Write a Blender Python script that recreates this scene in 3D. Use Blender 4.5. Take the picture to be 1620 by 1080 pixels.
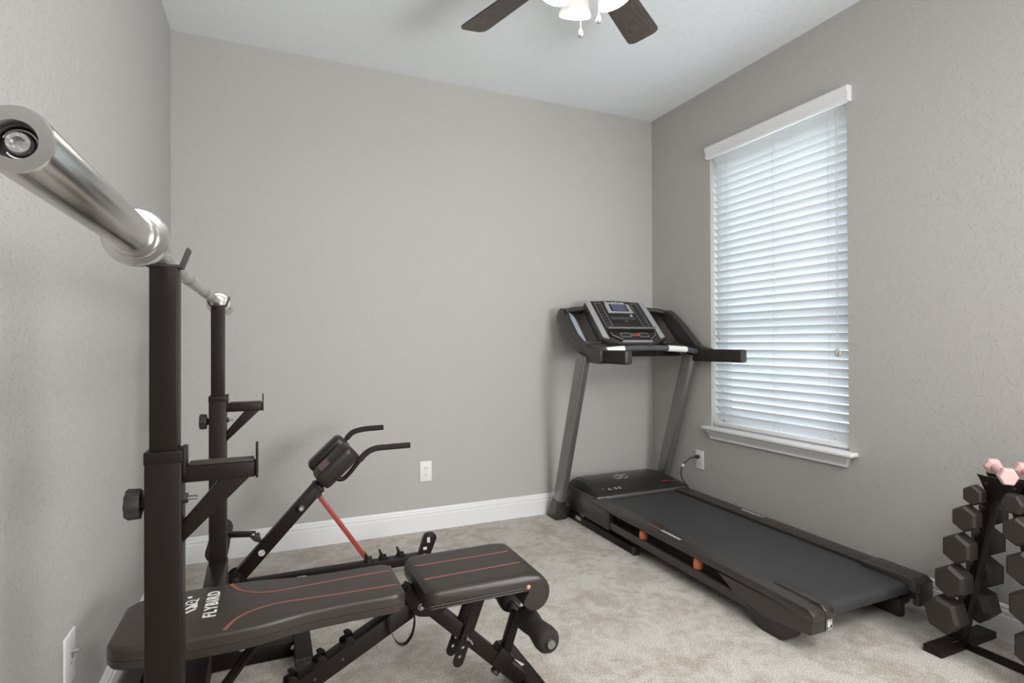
import bpy, bmesh, math, random
from mathutils import Vector, Matrix, Euler
R = math.radians
random.seed(7)
SC = bpy.context.scene
COL = SC.collection
for o in list(bpy.data.objects):
    bpy.data.objects.remove(o)

# ------------------------------------------------------------------ camera
F_PX, YAW, PITCH, ROLL, HY, CAMH = 881.232, 0.4114, 0.0059, -0.0035, 537.03, 1.1311
cam_data = bpy.data.cameras.new('camera')
cam = bpy.data.objects.new('camera', cam_data)
COL.objects.link(cam)
fw = Vector((math.sin(YAW)*math.cos(PITCH), math.cos(YAW)*math.cos(PITCH), math.sin(PITCH)))
r0 = Vector((math.cos(YAW), -math.sin(YAW), 0)); u0 = r0.cross(fw)
rr = r0*math.cos(ROLL) + u0*math.sin(ROLL); uu = -r0*math.sin(ROLL) + u0*math.cos(ROLL)
m = Matrix.Identity(4)
for i in range(3):
    m[i][0] = rr[i]; m[i][1] = uu[i]; m[i][2] = -fw[i]
m[2][3] = CAMH
cam.matrix_world = m
cam_data.sensor_width = 36; cam_data.sensor_fit = 'HORIZONTAL'
cam_data.lens = F_PX/1620*36
cam_data.shift_y = (HY-540)/1620
cam_data.clip_start = 0.02
SC.camera = cam

# ------------------------------------------------------------------ world, lights, exposure
SC.view_settings.view_transform = 'Standard'
SC.view_settings.look = 'None'
SC.view_settings.gamma = 1
SC.view_settings.use_curve_mapping = False
SC.view_settings.exposure = -0.11
world = bpy.data.worlds.new('overcast_sky'); SC.world = world
world.use_nodes = True
bg = world.node_tree.nodes['Background']
bg.inputs['Color'].default_value = (0.86, 0.94, 1.0, 1)
bg.inputs['Strength'].default_value = 4.2

def area_light(name, loc, target, sx, sy, watts, color, spread=180):
    d = bpy.data.lights.new(name, 'AREA'); d.shape = 'RECTANGLE'; d.size = sx; d.size_y = sy
    d.energy = watts; d.color = color; d.spread = R(spread)
    o = bpy.data.objects.new(name, d); COL.objects.link(o); o.location = loc
    o.rotation_euler = (Vector(target)-Vector(loc)).to_track_quat('-Z', 'Y').to_euler()
    return o
# flash behind the camera aimed at the ceiling, added fill lamps, and overcast daylight just outside the glass
area_light('bounce_flash', (1.7, -0.75, 1.3), (0.8, 1.9, 2.74), 1.0, 0.8, 28, (0.97, 0.985, 1.0), 120)
area_light('ceiling_fill', (1.6, -0.3, 2.6), (0.75, 1.4, 0.0), 1.6, 1.1, 42, (1.0, 0.99, 0.98), 130)  # added lamp standing in for light off the ceiling
area_light('low_fill', (1.7, -0.8, 0.95), (0.3, 2.3, 0.3), 1.2, 1.0, 20, (1.0, 0.99, 0.98), 120)  # added low fill lamp, no fixture there
area_light('left_fill', (-0.2, -0.7, 2.3), (2.4, 1.9, 0.5), 0.8, 0.8, 12, (1.0, 0.985, 0.97), 120)  # added fill lamp to brighten the right wall and treadmill
area_light('window_daylight', (3.0, 2.26, 1.75), (1.0, 2.2, 1.2), 1.6, 2.2, 30, (0.86, 0.93, 1.0))
FAN = Vector((1.01, 1.67, 0))

# ------------------------------------------------------------------ materials
def srgb(r, g, b):
    f = lambda c: ((c/255+0.055)/1.055)**2.4 if c > 10.3 else c/255/12.92
    return (f(r), f(g), f(b), 1)
def mat(name, col, rough=0.5, metal=0.0, bump=0.0, bscale=200, var=0.0, vscale=8, spec=0.5, emit=None, estr=0, coat=0, detail=4):
    mt = bpy.data.materials.new(name); mt.use_nodes = True
    nt = mt.node_tree; b = nt.nodes['Principled BSDF']
    b.inputs['Base Color'].default_value = col
    b.inputs['Roughness'].default_value = rough
    b.inputs['Metallic'].default_value = metal
    b.inputs['Specular IOR Level'].default_value = spec
    if coat: b.inputs['Coat Weight'].default_value = coat; b.inputs['Coat Roughness'].default_value = 0.15
    if emit:
        b.inputs['Emission Color'].default_value = emit; b.inputs['Emission Strength'].default_value = estr
    tc = nt.nodes.new('ShaderNodeTexCoord')
    if bump:
        n = nt.nodes.new('ShaderNodeTexNoise'); n.inputs['Scale'].default_value = bscale; n.inputs['Detail'].default_value = detail
        bp = nt.nodes.new('ShaderNodeBump'); bp.inputs['Strength'].default_value = bump; bp.inputs['Distance'].default_value = 0.002
        nt.links.new(tc.outputs['Object'], n.inputs['Vector'])
        nt.links.new(n.outputs['Fac'], bp.inputs['Height']); nt.links.new(bp.outputs['Normal'], b.inputs['Normal'])
    if var:
        n2 = nt.nodes.new('ShaderNodeTexNoise'); n2.inputs['Scale'].default_value = vscale; n2.inputs['Detail'].default_value = 3
        nt.links.new(tc.outputs['Object'], n2.inputs['Vector'])
        mx = nt.nodes.new('ShaderNodeMix'); mx.data_type = 'RGBA'
        mx.inputs[6].default_value = tuple(c*(1-var) for c in col[:3])+(1,)
        mx.inputs[7].default_value = tuple(min(1, c*(1+var)) for c in col[:3])+(1,)
        nt.links.new(n2.outputs['Fac'], mx.inputs[0]); nt.links.new(mx.outputs[2], b.inputs['Base Color'])
    return mt

def wall_material(name, col, strength, scale):
    mt = mat(name, col, 0.75, spec=0.25)
    nt = mt.node_tree; b = nt.nodes['Principled BSDF']
    tc = nt.nodes.new('ShaderNodeTexCoord')
    w = nt.nodes.new('ShaderNodeTexNoise'); w.inputs['Scale'].default_value = 30; w.inputs['Detail'].default_value = 2
    add = nt.nodes.new('ShaderNodeMixRGB'); add.blend_type = 'ADD'; add.inputs[0].default_value = 0.04
    nt.links.new(tc.outputs['Object'], w.inputs['Vector']); nt.links.new(tc.outputs['Object'], add.inputs[1]); nt.links.new(w.outputs['Color'], add.inputs[2])
    n = nt.nodes.new('ShaderNodeTexNoise'); n.inputs['Scale'].default_value = scale; n.inputs['Detail'].default_value = 3.5; n.inputs['Roughness'].default_value = 0.55
    nt.links.new(add.outputs[0], n.inputs['Vector'])
    rp = nt.nodes.new('ShaderNodeValToRGB'); rp.color_ramp.elements[0].position = 0.565; rp.color_ramp.elements[1].position = 0.615
    nt.links.new(n.outputs['Fac'], rp.inputs[0])
    bp = nt.nodes.new('ShaderNodeBump'); bp.inputs['Strength'].default_value = strength; bp.inputs['Distance'].default_value = 0.003
    nt.links.new(rp.outputs[0], bp.inputs['Height']); nt.links.new(bp.outputs['Normal'], b.inputs['Normal'])
    return mt

M = {}
M['wall'] = wall_material('greige_wall_paint', srgb(182, 180, 176), 0.42, 62)
M['wall_left'] = wall_material('greige_wall_paint_left', srgb(182, 180, 177), 0.50, 75)
M['ceiling'] = wall_material('white_ceiling_paint', srgb(240, 244, 247), 0.55, 62)
M['trim'] = mat('white_trim_paint', srgb(232, 232, 233), 0.35)
M['plate'] = mat('white_plastic', srgb(232, 232, 230), 0.35)
M['slot'] = mat('dark_slot', srgb(60, 58, 56), 0.6)
M['steel'] = mat('powder_coated_steel', srgb(28, 20, 17), 0.42, spec=0.25, bump=0.06, bscale=600)
M['steel_gloss'] = mat('glossy_black_steel', srgb(36, 32, 30), 0.22, bump=0.5, bscale=60)
M['black'] = mat('black_plastic', srgb(44, 40, 38), 0.45, bump=0.1, bscale=900)
M['deck_black'] = mat('treadmill_shell_plastic', srgb(50, 44, 41), 0.32, spec=0.7, bump=0.15, bscale=900)
M['chrome'] = mat('brushed_chrome', srgb(205, 203, 200), 0.24, 1.0, bump=0.04, bscale=400)
M['chrome_matte'] = mat('satin_chrome', srgb(200, 198, 195), 0.38, 0.85)
M['zinc'] = mat('zinc_bolt', srgb(190, 190, 190), 0.3, 0.9, bump=0.2, bscale=300)
M['vinyl'] = mat('black_vinyl', srgb(44, 38, 34), 0.36, spec=0.5)
M['foam'] = mat('black_foam', srgb(38, 31, 28), 0.85, bump=0.5, bscale=500)
M['rubber'] = mat('black_rubber', srgb(47, 41, 36), 0.55, bump=0.25, bscale=400, var=0.08, vscale=30)
M['orange'] = mat('orange_stripe', srgb(142, 88, 73), 0.5)
M['orange_bumper'] = mat('orange_rubber_bumper', srgb(214, 122, 80), 0.55)
M['red'] = mat('red_painted_tube', srgb(160, 66, 56), 0.4)
M['white_print'] = mat('white_print', srgb(235, 233, 230), 0.5)
M['label'] = mat('white_sticker', srgb(205, 205, 203), 0.5)
M['grey_post'] = mat('grey_metallic_post', srgb(138, 136, 133), 0.27, 0.7, bump=0.08, bscale=900)
M['silver'] = mat('silver_plastic', srgb(175, 175, 178), 0.35, 0.25)
M['belt'] = mat('black_walking_belt', srgb(58, 58, 60), 0.5, bump=0.3, bscale=700, var=0.05, vscale=5)
M['screen'] = mat('blue_grey_display', srgb(88, 92, 118), 0.25)
M['glossblack'] = mat('gloss_console_panel', srgb(34, 31, 30), 0.28)
M['green'] = mat('green_button', srgb(60, 110, 70), 0.4)
M['redbtn'] = mat('red_button', srgb(170, 55, 40), 0.4)
M['pink'] = mat('pink_neoprene', srgb(226, 186, 184), 0.6, bump=0.2, bscale=400)
M['chain'] = mat('beaded_chain', srgb(215, 215, 212), 0.3, 0.7)
M['clearblind'] = mat('clear_plastic_tassel', srgb(180, 178, 172), 0.3)
M['cord'] = mat('grey_cord', srgb(190, 192, 192), 0.6)
M['pvc'] = mat('white_window_frame', srgb(235, 237, 238), 0.4)
M['bronze'] = mat('bronze_fan_metal', srgb(60, 48, 42), 0.35, 0.6)
M['pale_label'] = mat('pale_green_sticker', srgb(165, 168, 140), 0.6)

def fan_wood():
    mt = mat('dark_walnut_blade', srgb(74, 60, 53), 0.38)
    nt = mt.node_tree; b = nt.nodes['Principled BSDF']
    tc = nt.nodes.new('ShaderNodeTexCoord'); mp = nt.nodes.new('ShaderNodeMapping')
    mp.inputs['Scale'].default_value = (6, 90, 6)
    n = nt.nodes.new('ShaderNodeTexNoise'); n.inputs['Scale'].default_value = 2.5; n.inputs['Detail'].default_value = 5
    nt.links.new(tc.outputs['Object'], mp.inputs[0]); nt.links.new(mp.outputs[0], n.inputs['Vector'])
    cr = nt.nodes.new('ShaderNodeValToRGB')
    cr.color_ramp.elements[0].position = 0.35; cr.color_ramp.elements[0].color = srgb(52, 42, 38)
    cr.color_ramp.elements[1].position = 0.7; cr.color_ramp.elements[1].color = srgb(92, 78, 70)
    nt.links.new(n.outputs['Fac'], cr.inputs[0]); nt.links.new(cr.outputs[0], b.inputs['Base Color'])
    return mt
M['blade'] = fan_wood()

def slat_mat():
    mt = bpy.data.materials.new('white_blind_slat'); mt.use_nodes = True
    nt = mt.node_tree; b = nt.nodes['Principled BSDF']; out = nt.nodes['Material Output']
    b.inputs['Base Color'].default_value = srgb(238, 240, 242); b.inputs['Roughness'].default_value = 0.45
    t = nt.nodes.new('ShaderNodeBsdfTranslucent'); t.inputs['Color'].default_value = (0.86, 0.9, 0.93, 1)
    mx = nt.nodes.new('ShaderNodeMixShader'); mx.inputs[0].default_value = 0.22
    nt.links.new(b.outputs[0], mx.inputs[1]); nt.links.new(t.outputs[0], mx.inputs[2]); nt.links.new(mx.outputs[0], out.inputs[0])
    return mt
M['slat'] = slat_mat()

def glass_mat():
    mt = bpy.data.materials.new('window_glass'); mt.use_nodes = True
    nt = mt.node_tree; out = nt.nodes['Material Output']; nt.nodes.remove(nt.nodes['Principled BSDF'])
    g = nt.nodes.new('ShaderNodeBsdfGlossy'); g.inputs['Roughness'].default_value = 0.02
    t = nt.nodes.new('ShaderNodeBsdfTransparent'); t.inputs[0].default_value = (0.95, 0.97, 0.97, 1)
    mx = nt.nodes.new('ShaderNodeMixShader'); mx.inputs[0].default_value = 0.06
    nt.links.new(t.outputs[0], mx.inputs[1]); nt.links.new(g.outputs[0], mx.inputs[2]); nt.links.new(mx.outputs[0], out.inputs[0])
    return mt
M['glass'] = glass_mat()

def shade_mat():
    mt = mat('lit_frosted_glass', srgb(165, 162, 152), 0.3, emit=(1.0, 0.96, 0.88, 1), estr=0.62)
    return mt
M['shade'] = shade_mat()

def carpet_mat():
    mt = mat('beige_carpet', srgb(176, 168, 158), 0.95, spec=0.1)
    nt = mt.node_tree; b = nt.nodes['Principled BSDF']
    tc = nt.nodes.new('ShaderNodeTexCoord')
    big = nt.nodes.new('ShaderNodeTexNoise'); big.inputs['Scale'].default_value = 3.2; big.inputs['Detail'].default_value = 6; big.inputs['Distortion'].default_value = 0.9; big.inputs['Roughness'].default_value = 0.6
    fine = nt.nodes.new('ShaderNodeTexNoise'); fine.inputs['Scale'].default_value = 190; fine.inputs['Detail'].default_value = 3
    for n in (big, fine): nt.links.new(tc.outputs['Object'], n.inputs['Vector'])
    big.inputs['Scale'].default_value = 5.5; big.inputs['Distortion'].default_value = 0.5
    mid = nt.nodes.new('ShaderNodeTexNoise'); mid.inputs['Scale'].default_value = 24; mid.inputs['Detail'].default_value = 5; nt.links.new(tc.outputs['Object'], mid.inputs['Vector'])
    mxf = nt.nodes.new('ShaderNodeMix'); mxf.inputs[0].default_value = 0.35; nt.links.new(big.outputs['Fac'], mxf.inputs[2]); nt.links.new(mid.outputs['Fac'], mxf.inputs[3])
    cr = nt.nodes.new('ShaderNodeValToRGB')
    cr.color_ramp.elements[0].position = 0.42; cr.color_ramp.elements[0].color = srgb(196, 187, 176)
    cr.color_ramp.elements[1].position = 0.56; cr.color_ramp.elements[1].color = srgb(220, 215, 208)
    nt.links.new(mxf.outputs[0], cr.inputs[0])
    cf = nt.nodes.new('ShaderNodeValToRGB')
    cf.color_ramp.elements[0].position = 0.3; cf.color_ramp.elements[0].color = (0.50, 0.50, 0.50, 1)
    cf.color_ramp.elements[1].position = 0.7; cf.color_ramp.elements[1].color = (1.08, 1.08, 1.08, 1)
    nt.links.new(fine.outputs['Fac'], cf.inputs[0])
    ml = nt.nodes.new('ShaderNodeMixRGB'); ml.blend_type = 'MULTIPLY'; ml.inputs[0].default_value = 1
    nt.links.new(cr.outputs[0], ml.inputs[1]); nt.links.new(cf.outputs[0], ml.inputs[2]); nt.links.new(ml.outputs[0], b.inputs['Base Color'])
    bp = nt.nodes.new('ShaderNodeBump'); bp.inputs['Strength'].default_value = 0.8; bp.inputs['Distance'].default_value = 0.004
    nt.links.new(fine.outputs['Fac'], bp.inputs['Height']); nt.links.new(bp.outputs['Normal'], b.inputs['Normal'])
    return mt
M['carpet'] = carpet_mat()

def brick_mat():
    mt = mat('pale_brick', srgb(200, 198, 194), 0.9)
    nt = mt.node_tree; b = nt.nodes['Principled BSDF']
    tc = nt.nodes.new('ShaderNodeTexCoord'); mp = nt.nodes.new('ShaderNodeMapping')
    mp.inputs['Rotation'].default_value = (R(90), 0, R(90))
    br = nt.nodes.new('ShaderNodeTexBrick'); br.inputs['Scale'].default_value = 4
    br.inputs['Color1'].default_value = srgb(190, 190, 190); br.inputs['Color2'].default_value = srgb(214, 212, 208); br.inputs['Mortar'].default_value = srgb(236, 236, 236)
    nt.links.new(tc.outputs['Object'], mp.inputs[0]); nt.links.new(mp.outputs[0], br.inputs[0]); nt.links.new(br.outputs[0], b.inputs['Base Color'])
    return mt
M['brick'] = brick_mat()
M['lawn'] = mat('pale_lawn', srgb(150, 152, 140), 0.95, var=0.15, vscale=3)

# vinyl with a fine ribbed relief
def ribbed_vinyl():
    mt = mat('ribbed_black_vinyl', srgb(54, 47, 42), 0.34)
    nt = mt.node_tree; b = nt.nodes['Principled BSDF']
    tc = nt.nodes.new('ShaderNodeTexCoord'); w = nt.nodes.new('ShaderNodeTexWave'); w.inputs['Scale'].default_value = 105; w.wave_type = 'BANDS'; w.bands_direction = 'DIAGONAL'
    bp = nt.nodes.new('ShaderNodeBump'); bp.inputs['Strength'].default_value = 0.14; bp.inputs['Distance'].default_value = 0.001
    nt.links.new(tc.outputs['Object'], w.inputs['Vector']); nt.links.new(w.outputs['Fac'], bp.inputs['Height']); nt.links.new(bp.outputs['Normal'], b.inputs['Normal'])
    return mt
M['ribvinyl'] = ribbed_vinyl()

# ------------------------------------------------------------------ mesh helpers (all take world coordinates)
def new(): return bmesh.new()
def root_loc(p):
    while p.parent: p = p.parent
    return Vector(p.location)
def obj(name, bm, mt, parent=None, smooth=None, loc=(0, 0, 0)):
    off = root_loc(parent) if parent else Vector(loc)
    bmesh.ops.translate(bm, verts=bm.verts, vec=-off)
    bmesh.ops.recalc_face_normals(bm, faces=bm.faces)
    me = bpy.data.meshes.new(name); bm.to_mesh(me); bm.free()
    me.materials.append(mt)
    if smooth is not None:
        for p in me.polygons: p.use_smooth = True
        me.set_sharp_from_angle(angle=R(smooth))
    o = bpy.data.objects.new(name, me); COL.objects.link(o)
    if parent: o.parent = parent
    else: o.location = off
    return o
def tag(o, label=None, cat=None, group=None, kind=None):
    if label: o['label'] = label
    if cat: o['category'] = cat
    if group: o['group'] = group
    if kind: o['kind'] = kind
    return o
def thing(name, label, cat, loc, group=None):
    o = bpy.data.objects.new(name, None); COL.objects.link(o); o.location = loc; o.empty_display_size = 0.1
    return tag(o, label, cat, group)
def merge(dst, src):
    me = bpy.data.meshes.new('tmp'); src.to_mesh(me); src.free(); dst.from_mesh(me); bpy.data.meshes.remove(me)
def box(bm, x0, x1, y0, y1, z0, z1, bev=0.0, seg=2, mtx=None):
    t = new(); bmesh.ops.create_cube(t, size=1)
    for v in t.verts:
        v.co = Vector((x0+(v.co.x+.5)*(x1-x0), y0+(v.co.y+.5)*(y1-y0), z0+(v.co.z+.5)*(z1-z0)))
    if bev: bmesh.ops.bevel(t, geom=t.edges[:], offset=bev, segments=seg, profile=0.5, affect='EDGES')
    if mtx: bmesh.ops.transform(t, matrix=mtx, verts=t.verts)
    merge(bm, t)
def frame_of(p0, p1, up=(0, 0, 1)):
    p0, p1 = Vector(p0), Vector(p1); x = (p1-p0).normalized(); up = Vector(up)
    y = up.cross(x)
    if y.length < 1e-4: y = Vector((0, 1, 0)).cross(x)
    y.normalize(); z = x.cross(y)
    mt = Matrix.Identity(4)
    for i in range(3): mt[i][0], mt[i][1], mt[i][2], mt[i][3] = x[i], y[i], z[i], p0[i]
    return mt, (p1-p0).length
def bar(bm, p0, p1, w, h, up=(0, 0, 1), bev=0.003):
    """rectangular tube from p0 to p1, w across, h along up"""
    mt, L = frame_of(p0, p1, up)
    box(bm, 0, L, -w/2, w/2, -h/2, h/2, bev, 2, mt)
def cyl(bm, p0, p1, r, r2=None, n=24, cap=True, bev=0.0):
    mt, L = frame_of(p0, p1); r2 = r if r2 is None else r2
    prof = [(0, r), (L, r2)]
    if bev: prof = [(0, r-bev), (bev*0.3, r-bev*0.3), (bev, r), (L-bev, r2), (L-bev*0.3, r2-bev*0.3), (L, r2-bev)]
    lathe(bm, prof, mt, n, cap)
def lathe(bm, prof, mtx, n=24, cap=True):
    """profile of (along x, radius), revolved about local x"""
    rings = []
    for (x, r) in prof:
        rings.append([bm.verts.new(mtx @ Vector((x, r*math.cos(2*math.pi*k/n), r*math.sin(2*math.pi*k/n)))) for k in range(n)])
    for a, b in zip(rings, rings[1:]):
        for k in range(n): bm.faces.new((a[k], a[(k+1) % n], b[(k+1) % n], b[k]))
    if cap:
        bm.faces.new(rings[0][::-1]); bm.faces.new(rings[-1])
def prism(bm, pts, mtx, depth, bev=0.0, seg=2):
    """outline in local x,z extruded along local y by depth (centred)"""
    t = new()
    vs = [t.verts.new((x, -depth/2, z)) for x, z in pts]
    f = t.faces.new(vs); ret = bmesh.ops.extrude_face_region(t, geom=[f])
    bmesh.ops.translate(t, verts=[v for v in ret['geom'] if isinstance(v, bmesh.types.BMVert)], vec=(0, depth, 0))
    bmesh.ops.recalc_face_normals(t, faces=t.faces)
    if bev:
        bmesh.ops.bevel(t, geom=[e for e in t.edges if e.calc_face_angle(0) > R(25)], offset=bev, segments=seg, profile=0.5, affect='EDGES', clamp_overlap=True)
    bmesh.ops.transform(t, matrix=mtx, verts=t.verts); merge(bm, t)
I4 = Matrix.Identity(4)
def T(x, y, z): return Matrix.Translation((x, y, z))
def pipe(bm, pts, r, n=14, cap=True, flat=None):
    """tube swept along a polyline; flat=(w,h) gives a flat strap section"""
    pts = [Vector(p) for p in pts]; rings = []; prev = None
    for i, p in enumerate(pts):
        t = (pts[min(i+1, len(pts)-1)]-pts[max(i-1, 0)]).normalized()
        if prev is None:
            up = Vector((0, 0, 1)) if abs(t.z) < 0.9 else Vector((0, 1, 0))
            a = up.cross(t).normalized()
        else:
            a = (prev-t*prev.dot(t)).normalized()
        if flat: a = Vector((0, 1, 0))
        prev = a; b = t.cross(a)
        if flat: offs = [(-flat[0]/2, -flat[1]/2), (flat[0]/2, -flat[1]/2), (flat[0]/2, flat[1]/2), (-flat[0]/2, flat[1]/2)]
        else:
            rad = r[i] if isinstance(r, (list, tuple)) else r
            offs = [(rad*math.cos(2*math.pi*k/n), rad*math.sin(2*math.pi*k/n)) for k in range(n)]
        rings.append([bm.verts.new(p+a*u+b*v) for u, v in offs])
    k_ = len(rings[0])
    for A, B in zip(rings, rings[1:]):
        for k in range(k_): bm.faces.new((A[k], A[(k+1) % k_], B[(k+1) % k_], B[k]))
    if cap: bm.faces.new(rings[0][::-1]); bm.faces.new(rings[-1])
def curve(pts, n=6):
    """Catmull-Rom through the points"""
    P = [Vector(p) for p in pts]; P = [P[0]*2-P[1]]+P+[P[-1]*2-P[-2]]; out = []
    for i in range(1, len(P)-2):
        for k in range(n):
            t = k/n; a, b, c, d = P[i-1], P[i], P[i+1], P[i+2]
            out.append(0.5*((2*b)+(c-a)*t+(2*a-5*b+4*c-d)*t*t+(-a+3*b-3*c+d)*t**3))
    out.append(P[-2]); return out
def round_poly(pts, rad, n=5):
    """round the corners of a 2D polygon"""
    out = []; N = len(pts)
    for i in range(N):
        r_ = rad[i] if isinstance(rad, (list, tuple)) else rad
        p = Vector(pts[i]); a = Vector(pts[i-1]); b = Vector(pts[(i+1) % N])
        if r_ <= 0: out.append(tuple(p)); continue
        da = (a-p); db = (b-p); l = min(r_, da.length*0.49, db.length*0.49)
        s = p+da.normalized()*l; e = p+db.normalized()*l
        for k in range(n+1):
            t = k/n; q = s*(1-t)**2+p*2*t*(1-t)+e*t*t; out.append(tuple(q))
    return out
def cushion(bm, outline, z0, z1, edge=0.012, seam=0.4, n=5):
    """padded slab: outline in xy, rounded top edge, seam line round the side"""
    cx = sum(p[0] for p in outline)/len(outline); cy = sum(p[1] for p in outline)/len(outline)
    N = len(outline)
    nrm = []
    for i in range(N):
        a = Vector(outline[i-1]); b = Vector(outline[(i+1) % N]); t = (b-a).normalized(); nrm.append(Vector((t.y, -t.x)))
    area = sum(outline[i-1][0]*outline[i][1]-outline[i][0]*outline[i-1][1] for i in range(N))
    s = 1 if area > 0 else -1
    levels = [(z0, 0.006), (z0+0.004, 0.001), (z0+(z1-z0)*seam-0.002, 0.0), (z0+(z1-z0)*seam, 0.0025), (z0+(z1-z0)*seam+0.002, 0.0)]
    for k in range(n+1):
        a = math.pi/2*k/n; levels.append((z1-edge+edge*math.sin(a), edge*(1-math.cos(a))))
    rings = []
    for z, ins in levels:
        rings.append([bm.verts.new((outline[i][0]-nrm[i].x*ins*s, outline[i][1]-nrm[i].y*ins*s, z)) for i in range(N)])
    for A, B in zip(rings, rings[1:]):
        for k in range(N): bm.faces.new((A[k], A[(k+1) % N], B[(k+1) % N], B[k]))
    bm.faces.new(rings[0][::-1]); bm.faces.new(rings[-1])
def ribbon(bm, pts, w, z, th=0.0009, ends=None):
    """flat strip lying on a horizontal surface"""
    pts = [Vector(p) for p in pts]; L = []; Rr = []
    for i, p in enumerate(pts):
        t = (pts[min(i+1, len(pts)-1)]-pts[max(i-1, 0)]).normalized(); nn = Vector((-t.y, t.x))
        ww = w(i/(len(pts)-1)) if callable(w) else w
        L.append(p+nn*ww/2); Rr.append(p-nn*ww/2)
    poly = L+Rr[::-1]
    for a in range(len(pts)-1):
        q = [L[a], L[a+1], Rr[a+1], Rr[a]]
        lo = [bm.verts.new((v.x, v.y, z-0.0004)) for v in q]; hi = [bm.verts.new((v.x, v.y, z+th)) for v in q]
        bm.faces.new(hi); bm.faces.new(lo[::-1])
        for k in (0, 2): bm.faces.new((lo[k], lo[(k+1) % 4], hi[(k+1) % 4], hi[k]))
def text(name, body, size, mtx, mt, parent, bold=0.0, ext=0.0006, sx=1.0, shear=0.0, fit=None):
    c = bpy.data.curves.new(name, 'FONT'); c.body = body; c.size = size; c.space_character = 1.2; c.extrude = ext; c.offset = bold; c.shear = shear
    c.align_x = 'CENTER'; c.align_y = 'CENTER'; c.resolution_u = 3
    o = bpy.data.objects.new('tmp_text', c); COL.objects.link(o)
    dg = bpy.context.evaluated_depsgraph_get(); dg.update()
    me = bpy.data.meshes.new_from_object(o.evaluated_get(dg))
    bm = new(); bm.from_mesh(me); bpy.data.objects.remove(o); bpy.data.meshes.remove(me); bpy.data.curves.remove(c)
    if fit:
        xs = [v.co.x for v in bm.verts]; ys = [v.co.y for v in bm.verts]; w_, h_ = max(xs)-min(xs), max(ys)-min(ys); mx_, my_ = (max(xs)+min(xs))/2, (max(ys)+min(ys))/2
        for v in bm.verts: v.co.x = (v.co.x-mx_)*fit[0]/w_; v.co.y = (v.co.y-my_)*fit[1]/h_
    bmesh.ops.transform(bm, matrix=mtx @ Matrix.Diagonal((sx, 1, 1, 1)), verts=bm.verts)
    return obj(name, bm, mt, parent)
def axes(o, x, y):
    """matrix with origin o and local x, y directions"""
    x = Vector(x).normalized(); y = Vector(y); y = (y-x*y.dot(x)).normalized(); z = x.cross(y)
    mt = Matrix.Identity(4)
    for i in range(3): mt[i][0], mt[i][1], mt[i][2], mt[i][3] = x[i], y[i], z[i], Vector(o)[i]
    return mt
def copy_tree(o, parent=None):
    c = o.copy(); COL.objects.link(c); c.parent = parent
    for ch in list(o.children):
        if ch is not c: copy_tree(ch, c)
    return c
def bolt(name, p, d, r, parent, length=0.006, mt=None):
    """dome bolt head at p, facing d"""
    d = Vector(d).normalized(); bm = new(); mtx, _ = frame_of(p, Vector(p)+d)
    lathe(bm, [(0, r*1.25), (length*0.2, r*1.25), (length*0.25, r), (length*0.7, r*0.85), (length, r*0.45)], mtx, 14)
    return obj(name, bm, mt or M['zinc'], parent, 35)

# ------------------------------------------------------------------ room shell
XL, XR, YB, YF, H = -0.4605, 2.5587, 3.3063, -1.0, 2.74
WY0, WY1, WZ0, WZ1 = 1.812, 2.722, 0.605, 2.31
def struct(name, bm, mt, parent=None, smooth=None):
    o = obj(name, bm, mt, parent, smooth)
    if not parent: o['kind'] = 'structure'
    return o
b = new(); box(b, XL-0.15, XR+0.15, YF-0.15, YB+0.15, -0.12, 0); struct('floor', b, M['carpet'])
b = new(); box(b, XL-0.15, XR+0.15, YF-0.15, YB+0.15, H, H+0.12); struct('ceiling', b, M['ceiling'])
b = new(); box(b, XL-0.15, XR+0.15, YB, YB+0.15, 0, H); struct('wall_back', b, M['wall'])
b = new(); box(b, XL-0.15, XL, YF, YB, 0, H); struct('wall_left', b, M['wall_left'])
b = new(); box(b, XL-0.15, XR+0.15, YF-0.15, YF, 0, H); struct('wall_front', b, M['wall'])
b = new(); TW = XR+0.15
box(b, XR, TW, YF, WY0, 0, H); box(b, XR, TW, WY1, YB, 0, H); box(b, XR, TW, WY0, WY1, 0, WZ0-0.02); box(b, XR, TW, WY0, WY1, WZ1, H)
struct('wall_right', b, M['wall'])
# moulded baseboards
def base_profile(): return [(0, 0), (0.014, 0), (0.014, 0.092), (0.011, 0.096), (0.011, 0.102), (0.0135, 0.106), (0.012, 0.115), (0.008, 0.119), (0.0095, 0.124), (0.007, 0.131), (0.003, 0.134), (0, 0.134)]
def baseboard(name, p0, p1, into):
    bm = new(); p0, p1, into = Vector(p0), Vector(p1), Vector(into); rings = []
    for p in (p0, p1): rings.append([bm.verts.new(p+into*d+Vector((0, 0, z))) for d, z in base_profile()])
    n = len(rings[0])
    for k in range(n): bm.faces.new((rings[0][k], rings[0][(k+1) % n], rings[1][(k+1) % n], rings[1][k]))
    bm.faces.new(rings[0]); bm.faces.new(rings[1][::-1])
    struct(name, bm, M['trim'])
baseboard('baseboard_back', (XL, YB, 0), (XR, YB, 0), (0, -1, 0))
baseboard('baseboard_left', (XL, YF, 0), (XL, YB-0.014, 0), (1, 0, 0))
baseboard('baseboard_right', (XR, YF, 0), (XR, YB-0.014, 0), (-1, 0, 0))

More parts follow.
